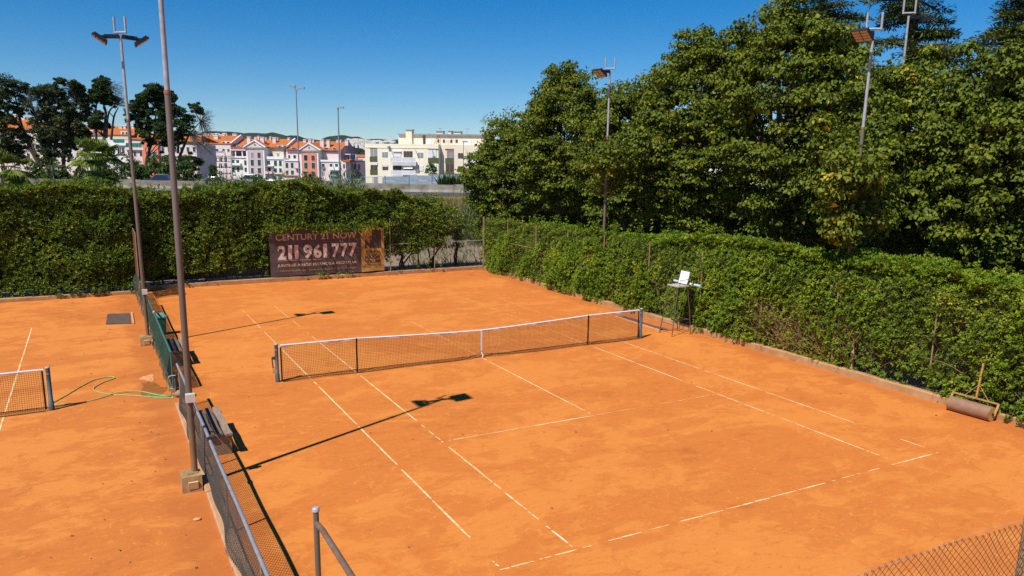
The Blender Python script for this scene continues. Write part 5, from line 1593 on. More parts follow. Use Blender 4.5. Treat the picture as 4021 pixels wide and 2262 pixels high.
MB().tube([(p[0] + .05, p[1] + .05, 1.5), (p[0] + .05, p[1] + .05, p[2] + .2)], .04, 8).build('pole', MAT['steel'], sg)

# ------------------------------------------------------------------ CARS
MAT['glass_dark'] = simple('dark_glass', (.02, .028, .04), .12, .0, scale=2, spec=.7)
MAT['tyre'] = simple('tyre_rubber', (.015, .015, .016), .85)
def car_paint(name, c): return simple(name, c, .25, .25, var=.04, spec=.6)
def car(loc, heading, profile, roof, paint, label, W=1.78):
    """body lofted from a side outline; profile/roof are lists of (x,z) along the car"""
    root = empty('car', tuple(loc), label, 'car', 'cars on the highway', rz=heading)
    bpy.context.view_layer.update()
    Mx = Matrix.Translation(Vector(loc)) @ Matrix.Rotation(heading, 4, 'Z')
    T = lambda p: tuple(Mx @ Vector(p))
    def slab(outline, inset_top, name, mat, parent, w):
        zs = [z for _, z in outline]; z0, z1 = min(zs), max(zs); vs = []
        for s in (-1, 1):
            for x, z in outline:
                k = (z - z0) / (z1 - z0 + 1e-6); vs.append(T((x, s * (w / 2 - inset_top * k ** 1.5), z)))
        n = len(outline)
        fs = [tuple(range(n)), tuple(reversed(range(n, 2 * n)))] + [(i, n + i, n + (i + 1) % n, (i + 1) % n) for i in range(n)]
        return MB().add(vs, fs).build(name, mat, parent)
    slab(profile, .10, 'body', paint, root, W)
    cab = slab(roof, .22, 'cabin', paint, root, W - .16)
    gl = MB()
    xs = [x for x, _ in roof]; zb = min(z for _, z in roof); zt = max(z for _, z in roof)
    for s in (-1, 1):
        for a, b_ in ((.12, .47), (.51, .82)):
            x0, x1 = xs[0], xs[-1]
            fb, ft = lambda k: x0 + (x1 - x0) * k, lambda k: roof[1][0] + (roof[-2][0] - roof[1][0]) * k
            gl.hexa([T((fb(a), s * (W / 2 - .10), zb + .04)), T((fb(b_), s * (W / 2 - .10), zb + .04)), T((fb(b_), s * (W / 2 - .06), zb + .04)), T((fb(a), s * (W / 2 - .06), zb + .04)),
                     T((ft(a * .8), s * (W / 2 - .30), zt - .08)), T((ft(b_ * 1.05), s * (W / 2 - .30), zt - .08)), T((ft(b_ * 1.05), s * (W / 2 - .24), zt - .08)), T((ft(a * .8), s * (W / 2 - .24), zt - .08))])
    gl.build('side_window', MAT['glass_dark'], cab)
    for i, sgn, nm in ((0, -1, 'windscreen'), (-1, 1, 'rear_window')):
        (xa, za), (xb, zb_) = (roof[0], roof[1]) if i == 0 else (roof[-1], roof[-2])
        o = .02 * sgn
        MB().add([T((xa + o, -W / 2 + .2, za + .05)), T((xa + o, W / 2 - .2, za + .05)), T((xb + o, W / 2 - .34, zb_ - .04)), T((xb + o, -W / 2 + .34, zb_ - .04))], [(0, 1, 2, 3)]).build(nm, MAT['glass_dark'], cab)
    for x in (profile[0][0] + .85, profile[0][0] + 3.45):
        for s in (-1, 1):
            w = MB().tube([T((x, s * (W / 2 - .02), .32)), T((x, s * (W / 2 - .24), .32))], .32, 16).build('wheel', MAT['tyre'], root)
            MB().tube([T((x, s * (W / 2 + .005), .32)), T((x, s * (W / 2 - .02), .32))], .2, 12).build('rim', MAT['steel'], w)
    mb = MB()
    for s in (-1, 1):
        MB().obox(T((profile[0][0] + .06, s * .66, .68)), np.array(Mx.to_3x3() @ Vector((.06, 0, 0))), np.array(Mx.to_3x3() @ Vector((0, .18, 0))), (0, 0, .08)).build('headlight', MAT['white_box'], root)
    return root
SUV = [(-2.2, .3), (-2.25, .75), (-2.0, .92), (-1.0, 1.02), (2.1, 1.05), (2.25, .7), (2.2, .3)]
SUVR = [(-1.05, 1.0), (-.35, 1.62), (.4, 1.68), (1.7, 1.64), (2.15, 1.04)]
EST = [(-2.2, .28), (-2.28, .62), (-2.0, .80), (-1.0, .92), (2.1, .98), (2.3, .65), (2.25, .28)]
ESTR = [(-1.1, .9), (-.25, 1.40), (.5, 1.46), (1.6, 1.38), (2.25, .97)]
hd = math.atan2(RH[1], RH[0])
p = at(625, 690, 112); car((p[0], p[1], RZ), hd, SUV, SUVR, car_paint('car_paint_blue', (.035, .05, .10)), 'dark blue boxy car on the highway just left of the near light pole')
p = at(828, 690, 112); car((p[0], p[1], RZ), hd, EST, ESTR, car_paint('car_paint_grey', (.10, .115, .14)), 'dark grey estate car on the highway right of the near light pole')
p = at(1088, 690, 109); car((p[0], p[1], RZ - .25), hd + PI, EST, ESTR, car_paint('car_paint_slate', (.16, .20, .25)), 'slate blue car mostly hidden behind the bushes below the pink terrace')
p = at(972, 690, 119); car((p[0], p[1], RZ), hd, SUV, SUVR, car_paint('car_paint_white', (.62, .64, .68)), 'white car partly hidden by the pointed shrub left of the mauve pediment')

# ------------------------------------------------------------------ BUILDINGS
def paintm(name, c, var=.08): return simple(name, c, .85, var=var, scale=.6, coord='World', spec=.2)
MAT['w_pale'] = paintm('pale_pink_render', (.74, .60, .58)); MAT['w_white'] = paintm('white_render', (.80, .77, .71))
MAT['w_cream'] = paintm('cream_render', (.70, .60, .46)); MAT['w_mauve'] = paintm('mauve_render', (.58, .45, .47))
MAT['w_salmon'] = paintm('salmon_render', (.74, .24, .15)); MAT['w_trim'] = paintm('white_trim', (.82, .82, .83))
MAT['w_shaded_pink'] = paintm('shaded_pink_render', (.36, .25, .28)); MAT['w_shade'] = paintm('loggia_shade_render', (.30, .20, .20))  # shade put into these two colours, for walls off the sun and recesses
MAT['w_grey'] = paintm('scaffold_net_grey', (.17, .16, .155)); MAT['w_block'] = paintm('ivory_render', (.86, .80, .63), .04)
MAT['w_block2'] = paintm('beige_render', (.82, .71, .54), .05); MAT['olive'] = paintm('olive_panel', (.10, .115, .05))
MAT['shut_green'] = paintm('green_shutter', (.022, .085, .07)); MAT['shut_white'] = paintm('white_shutter', (.74, .74, .76))
MAT['glass_far'] = simple('window_glass', (.03, .032, .04), .2, scale=2, spec=.6); MAT['glass_brown'] = paintm('brown_window', (.10, .06, .05))
MAT['frame_grey'] = paintm('grey_frame', (.28, .30, .32)); MAT['awning_green'] = paintm('green_awning', (.03, .18, .15))
MAT['brick_red'] = paintm('terracotta_cornice', (.34, .13, .09))
def roof_mat():
    t = NT('orange_roof_tiles').set(.85, 0, .2)
    v = t.coords('World'); f = t.noise(v, 1.3, 5, .65); w = t.node('TexWave'); w.inputs['Scale'].default_value = 3.2; w.bands_direction = 'X'
    t.link(v, w.inputs[0])
    c = t.ramp(f, [(.3, (.36, .10, .025)), (.7, (.56, .18, .045))])
    t.col(t.mix(.25, c, t.ramp(w.outputs[1], [(.2, (.25, .07, .02)), (.8, (.55, .18, .05))])))
    return t.m
MAT['roof'] = roof_mat()

class Facade:
    """a facade plane at depth d, turned by ang; conv maps zoomed photo columns/rows to photo pixels"""
    def __init__(s, d, ang, px, conv):
        c, q = math.cos(ang), math.sin(ang)
        s.t = RH * c - FH * q; s.n = -FH * c - RH * q
        s.o = at(px, 640, d); s.conv = conv
    def p(s, X, Y, off=0.0):
        px, py = s.conv(X, Y); return on_plane(px, py, s.o + s.n * off, s.n)
    def rect(s, X0, Y0, X1, Y1, off=0.0):
        a = s.p(X0, (Y0 + Y1) / 2, off); b = s.p(X1, (Y0 + Y1) / 2, off)
        zt = (s.p(X0, Y0, off)[2] + s.p(X1, Y0, off)[2]) / 2; zb = (s.p(X0, Y1, off)[2] + s.p(X1, Y1, off)[2]) / 2
        return np.array([*a[:2], 0]), np.array([*b[:2], 0]), zb, zt
    def slab(s, X0, Y0, X1, Y1, off0, off1, mb=None, zb=None):
        """solid from plane offset off0 (front) back to off1, outline measured on the front"""
        a, b, z0, z1 = s.rect(X0, Y0, X1, Y1, off0)
        if zb is not None: z0 = zb
        k = s.n * (off1 - off0)
        mb = mb or MB()
        return mb.hexa([a + (0, 0, z0), b + (0, 0, z0), b + k + (0, 0, z0), a + k + (0, 0, z0), a + (0, 0, z1), b + (0, 0, z1), b + k + (0, 0, z1), a + k + (0, 0, z1)])
    def window(s, X0, Y0, X1, Y1, kind, parent, off=0.0, frame='w_trim', name='window', split=0):
        s.slab(X0 - 3, Y0 - 3, X1 + 3, Y1 + 5, off + .05, off - .05).build(name, MAT[frame], parent).name
        w = parent.children[-1] if False else bpy.context.scene.collection.objects[-1]
        m = {'g': 'shut_green', 'd': 'glass_far', 'b': 'glass_brown', 'w': 'shut_white', 'y': 'frame_grey'}[kind]
        s.slab(X0, Y0, X1, Y1, off + .09, off + .02).build('shutter' if kind in 'gw' else 'pane', MAT[m], w)
        if split:
            for k in range(1, split + 1):
                xm = X0 + (X1 - X0) * k / (split + 1)
                s.slab(xm - 2.2, Y0, xm + 2.2, Y1, off + .12, off + .03).build('bar', MAT[frame], w)
        return w
def gable_roof(fa, X0, Ye0, X1, Ye1, Xr0, Yr0, Xr1, Yr1, back, off, parent, over=.25, mat='roof'):
    """front slope from an eave line on the facade to a ridge line `back` metres behind, back slope mirrored"""
    e0, e1 = fa.p(X0, Ye0, off + over), fa.p(X1, Ye1, off + over)
    r0, r1 = fa.p(Xr0, Yr0, off - back), fa.p(Xr1, Yr1, off - back)
    k = fa.n * -(2 * back + over)
    b0, b1 = np.array([*(e0 + k)[:2], e0[2]]), np.array([*(e1 + k)[:2], e1[2]])
    th = np.array([0, 0, -.22])
    mb = MB().hexa([e0 + th, e1 + th, r1 + th, r0 + th, e0, e1, r1, r0])
    mb.hexa([r0 + th, r1 + th, b1 + th, b0 + th, r0, r1, b1, b0])
    return mb.build('roof', MAT[mat], parent), (e0, e1, r0, r1, b0, b1)
def chimney(fa, X0, Y0, X1, Y1, off, parent, mat='w_pale', depth=1.0):
    o = fa.slab(X0, Y0 + 6, X1, Y1 + 25, off, off - depth).build('chimney', MAT[mat], parent)
    fa.slab(X0 - 4, Y0 + 3, X1 + 4, Y0 + 10, off + .15, off - depth - .15).build('chimney_cap', MAT['w_trim'], o)
    return o
cv2 = lambda X, Y: (800 + X * .27174, 400 + Y * .27174)
RA = R_(13)
FA = Facade(300, RA, 1130, cv2)
GZ = -6.0
def base(fa, X, Y): p = fa.p(X, Y); return (p[0], p[1], GZ)

# A: scaffolded house
A_ = empty('terraced_house', base(FA, 230, 1000), 'pale house with scaffolding over its lower storeys, left end of the pink row', 'building', 'pink and white terrace beyond the highway')
FA.slab(20, 600, 398, 1050, .4, -11, zb=GZ).build('wall', MAT['w_pale'], A_)
rf, (e0, e1, r0, r1, b0, b1) = gable_roof(FA, 10, 600, 392, 604, -20, 488, 540, 487, 6, .4, A_)
MB().prism([e1, r1, np.array([*b1[:2], e1[2]])], RH * .3).build('gable_wall', MAT['w_pale'], A_)
MB().bar(e1 + (0, 0, .15), r1 + (0, 0, .15), .5, .4).build('verge', MAT['w_trim'], A_)
FA.slab(262, 570, 385, 600, .2, -3).build('dormer', MAT['w_trim'], A_)
for q in ((270, 575, 300, 598), (335, 575, 370, 598)): FA.window(*q, 'd', A_, .25)
for q in ((165, 678, 210, 720), (268, 678, 300, 720), (340, 680, 370, 720)): FA.window(*q, 'g', A_, .4)
for q in ((225, 790, 260, 860), (300, 790, 330, 860), (150, 890, 185, 950), (225, 895, 260, 955), (300, 890, 330, 950), (150, 790, 185, 860), (225, 1000, 260, 1050)): FA.window(*q, 'd', A_, .4, 'w_grey')
sc = MB()
for X in (125, 180, 235, 290, 345, 392): sc.add(*(lambda b: (b.v, b.f))(FA.slab(X, 705, X + 4, 1050, 1.6, 1.5)))
for Y in (720, 745, 795, 870, 880, 960, 970): sc.add(*(lambda b: (b.v, b.f))(FA.slab(120, Y, 396, Y + 4, 1.65, 1.5)))
sc.build('scaffold', MAT['w_trim'], A_)
FA.slab(-60, 700, 122, 1050, .9, .75, zb=GZ).build('scaffold_net', MAT['w_grey'], A_)
for q in ((150, 480, 205, 590),): chimney(FA, *q, -2.5, A_)
for q in ((120, 455, 145, 505), (165, 455, 190, 490), (278, 458, 300, 497), (415, 458, 470, 490)): chimney(FA, *q, -6, A_, 'w_trim')

# B: house with the mauve pediment
B_ = empty('terraced_house', base(FA, 750, 1000), 'white house with mauve pedimented front and green shutters in the middle of the row', 'building', 'pink and white terrace beyond the highway')
FA.slab(395, 785, 625, 1060, 0, -12, zb=GZ).build('wall', MAT['w_white'], B_)
FA.slab(360, 702, 625, 786, -1.6, -12).build('loggia_wall', MAT['w_shade'], B_)  # shade of the loggia put into its wall colour
FA.slab(385, 650, 625, 704, .2, -12).build('attic_wall', MAT['brick_red'], B_)
FA.slab(378, 690, 625, 702, .6, -2).build('cornice', MAT['w_trim'], B_)
for X in (452, 548): FA.slab(X, 704, X + 13, 786, .3, 0).build('column', MAT['w_trim'], B_)
for X in (465, 515, 580): FA.slab(X, 735, X + 30, 780, -1.55, -1.7).build('door', MAT['glass_brown'], B_)
FA.slab(388, 785, 625, 808, .35, -.3).build('parapet', MAT['w_trim'], B_)
FA.slab(880, 660, 1155, 805, -2.2, -12).build('attic_wall', MAT['w_cream'], B_)
FA.slab(880, 800, 1155, 1060, 0, -12, zb=GZ).build('wall', MAT['w_white'], B_)
FA.slab(880, 790, 1155, 830, .3, 0).build('parapet', MAT['w_trim'], B_)
FA.slab(880, 655, 1185, 680, -1.6, -4).build('cornice', MAT['w_pale'], B_)
rf, (e0, e1, r0, r1, b0, b1) = gable_roof(FA, 455, 645, 1190, 655, 540, 536, 1320, 536, 6, -1.5, B_)
MB().prism([e1, r1, np.array([*b1[:2], e1[2]])], RH * .3).build('gable_wall', MAT['w_pale'], B_)
MB().bar(e1 + (0, 0, .15), r1 + (0, 0, .15), .5, .4).build('verge', MAT['w_trim'], B_)
def pedimented(fa, X0, X1, Yb, apex, fx0, fx1, mat, parent, back=10):
    o = 1.2
    fa.slab(fx0 - 22, Yb, fx1 + 22, 1060, o, -back, zb=GZ).build('bay_wall', MAT['w_trim'], parent)
    fa.slab(fx0, Yb + 30, fx1, 1060, o + .12, o - .1, zb=GZ).build('bay_panel', MAT[mat], parent)
    l, r, a = fa.p(X0, Yb, o + .5), fa.p(X1, Yb, o + .5), fa.p(apex[0], apex[1], o + .5)
    MB().prism([l, r, a], -fa.n * 7).build('pediment', MAT['w_trim'], parent)
    k = fa.n * .15
    li, ri, ai = fa.p(X0 + 45, Yb - 10, o + .6), fa.p(X1 - 45, Yb - 10, o + .6), fa.p(apex[0], apex[1] + 28, o + .6)
    MB().prism([li, ri, ai], -fa.n * .05).build('tympanum', MAT['w_cream'], parent)
    c = fa.p(apex[0], apex[1] + 52, o + .7)
    w = .42; MB().prism([c + fa.t * w, c + (0, 0, w), c - fa.t * w, c - (0, 0, w)], -fa.n * .05).build('diamond', MAT['brick_red'], parent)
    up = np.array([0, 0, .28])
    MB().bar(l + up, a + up, .9, .35).bar(r + up, a + up, .9, .35).build('raking_cornice', MAT['w_trim'], parent)
    MB().hexa([l + (0, 0, .3) - fa.n * .4, a + (0, 0, .4) - fa.n * .4, a + (0, 0, .4) - fa.n * 8, l + (0, 0, .3) - fa.n * 8,
               l + (0, 0, .45) - fa.n * .4, a + (0, 0, .6) - fa.n * .4, a + (0, 0, .6) - fa.n * 8, l + (0, 0, .45) - fa.n * 8]).build('roof', MAT['roof'], parent)
    MB().hexa([a + (0, 0, .4) - fa.n * .4, r + (0, 0, .3) - fa.n * .4, r + (0, 0, .3) - fa.n * 8, a + (0, 0, .4) - fa.n * 8,
               a + (0, 0, .6) - fa.n * .4, r + (0, 0, .45) - fa.n * .4, r + (0, 0, .45) - fa.n * 8, a + (0, 0, .6) - fa.n * 8]).build('roof', MAT['roof'], parent)
pedimented(FA, 572, 893, 668, (737, 568), 640, 858, 'w_mauve', B_)
for q, k in (((678, 730, 718, 805), 'y'), ((775, 732, 820, 810), 'b'), ((678, 835, 722, 920), 'g'), ((778, 835, 822, 920), 'g'), ((683, 955, 720, 1030), 'g'), ((780, 955, 825, 1030), 'g')): FA.window(*q, k, B_, 1.35)
for q in ((405, 840, 440, 905), (470, 840, 510, 905), (585, 845, 620, 915), (410, 945, 445, 1020), (480, 945, 512, 1010), (590, 950, 625, 1010), (918, 850, 957, 905), (1015, 850, 1055, 925), (1088, 850, 1125, 925), (1018, 960, 1055, 1020), (1090, 960, 1125, 1020), (1015, 1075, 1050, 1120), (1090, 1075, 1125, 1118)): FA.window(*q, 'g', B_)
for q in ((965, 740, 995, 798), (1055, 740, 1090, 800), (890, 740, 915, 790)): FA.window(*q, 'y', B_, -2.2)
FA.slab(388, 885, 525, 918, 1.2, 0).build('balcony', MAT['w_trim'], B_)
FA.slab(885, 928, 992, 940, 1.2, 0).build('balcony_roof', MAT['w_shaded_pink'], B_)
FA.slab(890, 1005, 985, 1040, 1.2, 0).build('balcony', MAT['w_pale'], B_); FA.window(932, 950, 968, 1004, 'd', B_)
FA.slab(970, 1040, 1155, 1052, .5, 0).build('string_course', MAT['brick_red'], B_)
for q in ((625, 500, 672, 618), (815, 505, 868, 618)): chimney(FA, *q, -1.2, B_)
for q in ((995, 508, 1040, 610),): chimney(FA, *q, -4, B_)
for q in ((730, 505, 765, 550), (775, 490, 798, 555), (950, 500, 970, 570), (1040, 515, 1075, 560), (870, 515, 905, 545), (1210, 515, 1240, 540)): chimney(FA, *q, -6.5, B_)
FA.slab(1070, 625, 1205, 650, -1.2, -3).build('dormer', MAT['w_pale'], B_)
for q in ((1075, 630, 1115, 648), (1150, 630, 1190, 648), (470, 625, 500, 640), (540, 625, 570, 640)): FA.window(*q, 'd', B_, -1.1)

# C: house with the salmon pediment
C_ = empty('terraced_house', base(FA, 1550, 1000), 'pale pink house with salmon pedimented front, right end of the row', 'building', 'pink and white terrace beyond the highway')
FA.slab(1152, 825, 1420, 1075, 0, -12, zb=GZ).build('wall', MAT['w_pale'], C_)
FA.slab(1190, 690, 1420, 830, -2.2, -12).build('attic_wall', MAT['w_pale'], C_)
FA.slab(1160, 820, 1420, 856, .3, 0).build('parapet', MAT['w_trim'], C_)
FA.slab(1165, 815, 1230, 832, .36, .25).build('awning', MAT['noise_panel'], C_)
FA.slab(1660, 850, 1975, 1085, 0, -13, zb=GZ).build('wall', MAT['w_pale'], C_)
FA.slab(1660, 715, 1975, 852, -2.0, -13).build('attic_wall', MAT['w_pale'], C_)
FA.slab(1672, 838, 1985, 866, .3, 0).build('parapet', MAT['w_trim'], C_)
FA.slab(1190, 690, 1985, 715, -1.5, -4).build('cornice', MAT['w_shaded_pink'], C_)
rf, (e0, e1, r0, r1, b0, b1) = gable_roof(FA, 1195, 682, 1978, 702, 1330, 572, 2100, 572, 6.5, -1.5, C_)
GN = FA.t
MB().prism([np.array([*e1[:2], GZ]) - FA.n * .2, e1, r1, b1, np.array([*b1[:2], GZ])], -FA.t * .3).build('gable_wall', MAT['w_shaded_pink'], C_)  # shadowed side: shade put into the wall colour
c = (e1 + r1 + b1) / 3 + (0, 0, -.3) + FA.t * .05; w = .6
MB().prism([c + FA.n * w * .7, c + (0, 0, w), c - FA.n * w * .7, c - (0, 0, w)], FA.t * .05).build('diamond', MAT['w_shade'], C_)
pedimented(FA, 1368, 1692, 712, (1522, 610), 1417, 1636, 'w_salmon', C_)
for q, k in (((1447, 768, 1497, 850), 'd'), ((1553, 772, 1603, 850), 'b'), ((1450, 875, 1500, 965), 'g'), ((1557, 878, 1606, 965), 'g'), ((1455, 1002, 1500, 1060), 'g'), ((1562, 1004, 1610, 1066), 'g')): FA.window(*q, k, C_, 1.35)
for q in ((1182, 880, 1220, 955), (1257, 880, 1295, 955), (1370, 880, 1392, 945), (1185, 990, 1222, 1050), (1260, 990, 1300, 1050), (1375, 990, 1395, 1040), (1703, 893, 1745, 945), (1820, 895, 1858, 945), (1897, 895, 1938, 945), (1825, 1010, 1860, 1055)): FA.window(*q, 'g', C_)
for q in ((1705, 1005, 1745, 1065), (1900, 1010, 1940, 1052)): FA.window(*q, 'y', C_)
for q in ((1222, 770, 1246, 828), (1295, 770, 1330, 830), (1752, 780, 1783, 840), (1858, 782, 1898, 845)): FA.window(*q, 'd', C_, -2.1)
FA.slab(1805, 940, 1952, 988, 1.3, 0).build('balcony', MAT['w_trim'], C_); FA.slab(1805, 1052, 1952, 1090, 1.3, 0).build('balcony', MAT['awning_green'], C_)
FA.slab(1698, 938, 1745, 972, .5, .05).build('laundry', MAT['w_shade'], C_)
FA.slab(1310, 955, 1395, 968, 1.0, 0).build('balcony_roof', MAT['w_shaded_pink'], C_)
FA.slab(1150, 1062, 1420, 1076, .4, 0).build('string_course', MAT['brick_red'], C_)
for q in ((1508, 540, 1550, 608), (1680, 540, 1732, 650), (1775, 545, 1817, 638), (2040, 545, 2085, 606)): chimney(FA, *q, -3.0, C_)
for q in ((1435, 540, 1475, 575), (1555, 540, 1590, 575), (1915, 548, 1940, 580), (1955, 548, 1985, 578)): chimney(FA, *q, -7, C_)
for q in ((1740, 665, 1800, 685), (1865, 668, 1915, 688), (1270, 660, 1330, 680)): FA.window(*q, 'd', C_, -1.2)
# lower wing at the right end, its faces turned from the sun, shade put into their colour
D_ = empty('terraced_house', base(FA, 2200, 1000), 'low shade-tinted pink wing with narrow dark windows beside the cream apartment block', 'building', 'pink and white terrace beyond the highway')
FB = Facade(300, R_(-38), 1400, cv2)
FB.slab(2118, 850, 2345, 1100, 0, -10, zb=GZ).build('wall', MAT['w_shaded_pink'], D_)
for q in ((2172, 898, 2197, 975), (2230, 898, 2255, 975), (2175, 1010, 2200, 1085), (2230, 1010, 2258, 1085)): FB.window(*q, 'd', D_, 0, 'w_shaded_pink')
FB.slab(2125, 830, 2300, 852, .1, -.2).build('parapet', MAT['w_mauve'], D_)
FA.slab(1985, 862, 2055, 1090, .4, -5, zb=GZ).build('wing_wall', MAT['w_pale'], D_)
FA.slab(2010, 838, 2110, 864, .6, -4).build('wing_roof', MAT['roof'], D_)
for q in ((2015, 900, 2038, 960), (2020, 1010, 2042, 1072)): FA.window(*q, 'd', D_, .4)
FA.slab(2040, 752, 2120, 762, -3, -8).build('porch_roof', MAT['w_trim'], D_)
for X in (2112, 2200): FB.slab(X, 760, X + 9, 850, -.2, -.5).build('porch_post', MAT['w_trim'], D_)
FB.window(2075, 785, 2100, 832, 'd', D_, -1)
# far orange roof between the row and the cream block
o = empty('house', tuple(at(1425, 620, 420)[:2]) + (GZ,), 'distant house with an orange roof seen between the pink row and the cream block', 'building')
FD = Facade(420, 0, 1425, lambda X, Y: (X, Y))
FD.slab(1405, 616, 1470, 640, 0, -10, zb=GZ).build('wall', MAT['w_white'], o)
gable_roof(FD, 1400, 616, 1475, 617, 1400, 607, 1475, 608, 5, 0, o)

# houses half hidden behind the tall trees at the left
cv1 = lambda X, Y: (X * .352, 250 + Y * .352)
FE = Facade(255, R_(8), 440, cv1)
E_ = empty('terraced_house', base(FE, 1300, 1000), 'white and salmon house with teal loggia blinds behind the pines at left', 'building', 'houses behind the tall trees')
FE.slab(910, 800, 1395, 1260, 0, -12, zb=GZ).build('wall', MAT['w_white'], E_)
FE.slab(1395, 850, 1600, 1260, .3, -12, zb=GZ).build('wall', MAT['w_pale'], E_)
FE.slab(1590, 870, 1770, 1260, .9, -12, zb=GZ).build('bay_wall', MAT['w_salmon'], E_)
FE.slab(1770, 900, 2200, 1260, 0, -12, zb=GZ).build('wall', MAT['w_pale'], E_)
FE.slab(1240, 790, 1440, 845, .2, -6).build('attic_wall', MAT['w_cream'], E_)
gable_roof(FE, 905, 785, 1500, 792, 920, 695, 1500, 700, 6, .2, E_)
gable_roof(FE, 1440, 835, 2250, 870, 1480, 775, 2250, 800, 5, .4, E_)
for q in ((1262, 842, 1320, 880), (1326, 842, 1382, 880), (1405, 885, 1468, 930), (1475, 885, 1535, 930), (1542, 885, 1590, 932)): FE.slab(*q, .45, .3).build('blind', MAT['awning_green'], E_)
for q in ((1310, 940, 1332, 1000), (1360, 940, 1384, 1000), (1430, 985, 1450, 1040), (1490, 980, 1515, 1030), (1560, 980, 1585, 1030), (1650, 960, 1680, 1040), (1700, 980, 1740, 1050), (1020, 900, 1050, 960), (1100, 900, 1130, 960)) : FE.window(*q, 'g' if q[0] > 1600 else 'd', E_, 1.0 if 1590 < q[0] < 1770 else .35)
for X in range(1800, 2180, 70):
    for Y in (930, 1030, 1120): FE.window(X, Y, X + 28, Y + 52, 'g' if (X // 70) % 2 else 'd', E_, .05)
FE.slab(1250, 885, 1400, 912, .9, 0).build('balcony', MAT['w_trim'], E_); FE.slab(1395, 935, 1600, 962, 1.0, .3).build('balcony', MAT['w_pale'], E_)
FE.slab(920, 740, 1040, 785, .1, -3).build('dormer', MAT['w_pale'], E_); FE.slab(1345, 755, 1440, 788, .1, -3).build('dormer', MAT['w_pale'], E_)
for q in ((940, 748, 965, 782), (995, 748, 1020, 782), (1360, 762, 1380, 786), (1400, 762, 1420, 786)): FE.window(*q, 'd', E_, .15)
for q in ((1235, 690, 1250, 740), (1330, 690, 1362, 750), (1375, 685, 1400, 710), (1470, 685, 1490, 710)): chimney(FE, *q, -4, E_)
FG = Facade(262, R_(8), 110, cv1)
G_ = empty('terraced_house', base(FG, 300, 1000), 'pale pink houses with orange roofs glimpsed through the gum trunks at far left', 'building', 'houses behind the tall trees')
FG.slab(-700, 740, 905, 1260, 0, -12, zb=GZ).build('wall', MAT['w_pale'], G_)
FG.slab(330, 720, 560, 1260, .8, -12, zb=GZ).build('bay_wall', MAT['w_cream'], G_)
gable_roof(FG, -720, 700, 320, 735, -700, 575, 330, 615, 6, .2, G_)
gable_roof(FG, 320, 735, 910, 760, 320, 640, 920, 670, 6, .4, G_)
for X in range(-80, 860, 95):
    for Y in (800, 900, 1000): FG.window(X, Y, X + 34, Y + 55, 'g' if X % 2 else 'd', G_, .85 if 330 < X < 540 else .05)
for q in ((30, 550, 60, 610), (150, 560, 175, 620), (250, 590, 275, 640), (520, 630, 545, 690)): chimney(FG, *q, -5, G_)

# cream apartment block
cv3 = lambda X, Y: (1400 + X * ZC, 480 + Y * ZC)
FC = Facade(168, R_(9), 1650, cv3)
K_ = empty('apartment_block', base(FC, 800, 900), 'flat-roofed cream apartment block with olive panels and laundry balconies', 'building')
BZ = .6
FC.slab(148, 365, 1382, 1040, 0, -11, zb=BZ).build('wall', MAT['w_block'], K_)
FC.slab(1380, 385, 2600, 1040, -1.6, -12, zb=BZ).build('wall', MAT['w_block2'], K_)
FC.slab(706, 205, 2230, 380, -3.5, -11).build('penthouse_wall', MAT['w_block2'], K_)
FC.slab(695, 198, 2245, 222, -3.1, -11.5).build('roof_slab', MAT['frame_grey'], K_)
FC.slab(150, 428, 1210, 436, .08, -.05).build('string_course', MAT['w_block2'], K_)
FC.slab(1120, 215, 1150, 375, -3.2, -3.6).build('party_wall', MAT['glass_brown'], K_)
for q, o_ in (((830, 125, 932, 372), -3.0), ((1342, 150, 1456, 215), -5), ((1542, 145, 1600, 212), -5), ((1595, 155, 1757, 215), -5.5), ((2115, 145, 2225, 215), -5)):
    k = FC.slab(*q, o_, o_ - 1.6).build('chimney', MAT['w_block2'], K_)
    FC.slab(q[0] - 4, q[1] - 2, q[2] + 4, q[1] + 10, o_ + .15, o_ - 1.75).build('chimney_cap', MAT['frame_grey'], k)
FC.slab(222, 430, 346, 452, .06, -.02).build('olive_band', MAT['olive'], K_)
FC.slab(1202, 447, 1382, 466, .06, -.02).build('olive_band', MAT['olive'], K_)
FC.slab(1492, 449, 1640, 470, -1.55, -1.65).build('olive_band', MAT['olive'], K_)
for q, o_ in (((222, 582, 348, 665), .1), ((228, 796, 352, 882), .1), ((1205, 602, 1382, 686), .1), ((1494, 606, 1638, 696), -1.5), ((1496, 825, 1640, 885), -1.5)): FC.slab(*q, o_, o_ - .25).build('olive_panel', MAT['olive'], K_)
FC.slab(1524, 470, 1638, 606, -1.52, -1.58).build('recess_shade', MAT['w_shade'], K_); FC.slab(1556, 510, 1636, 604, -1.48, -1.54).build('door', MAT['frame_grey'], K_)  # recess is a flat sheet with its shade put in the colour
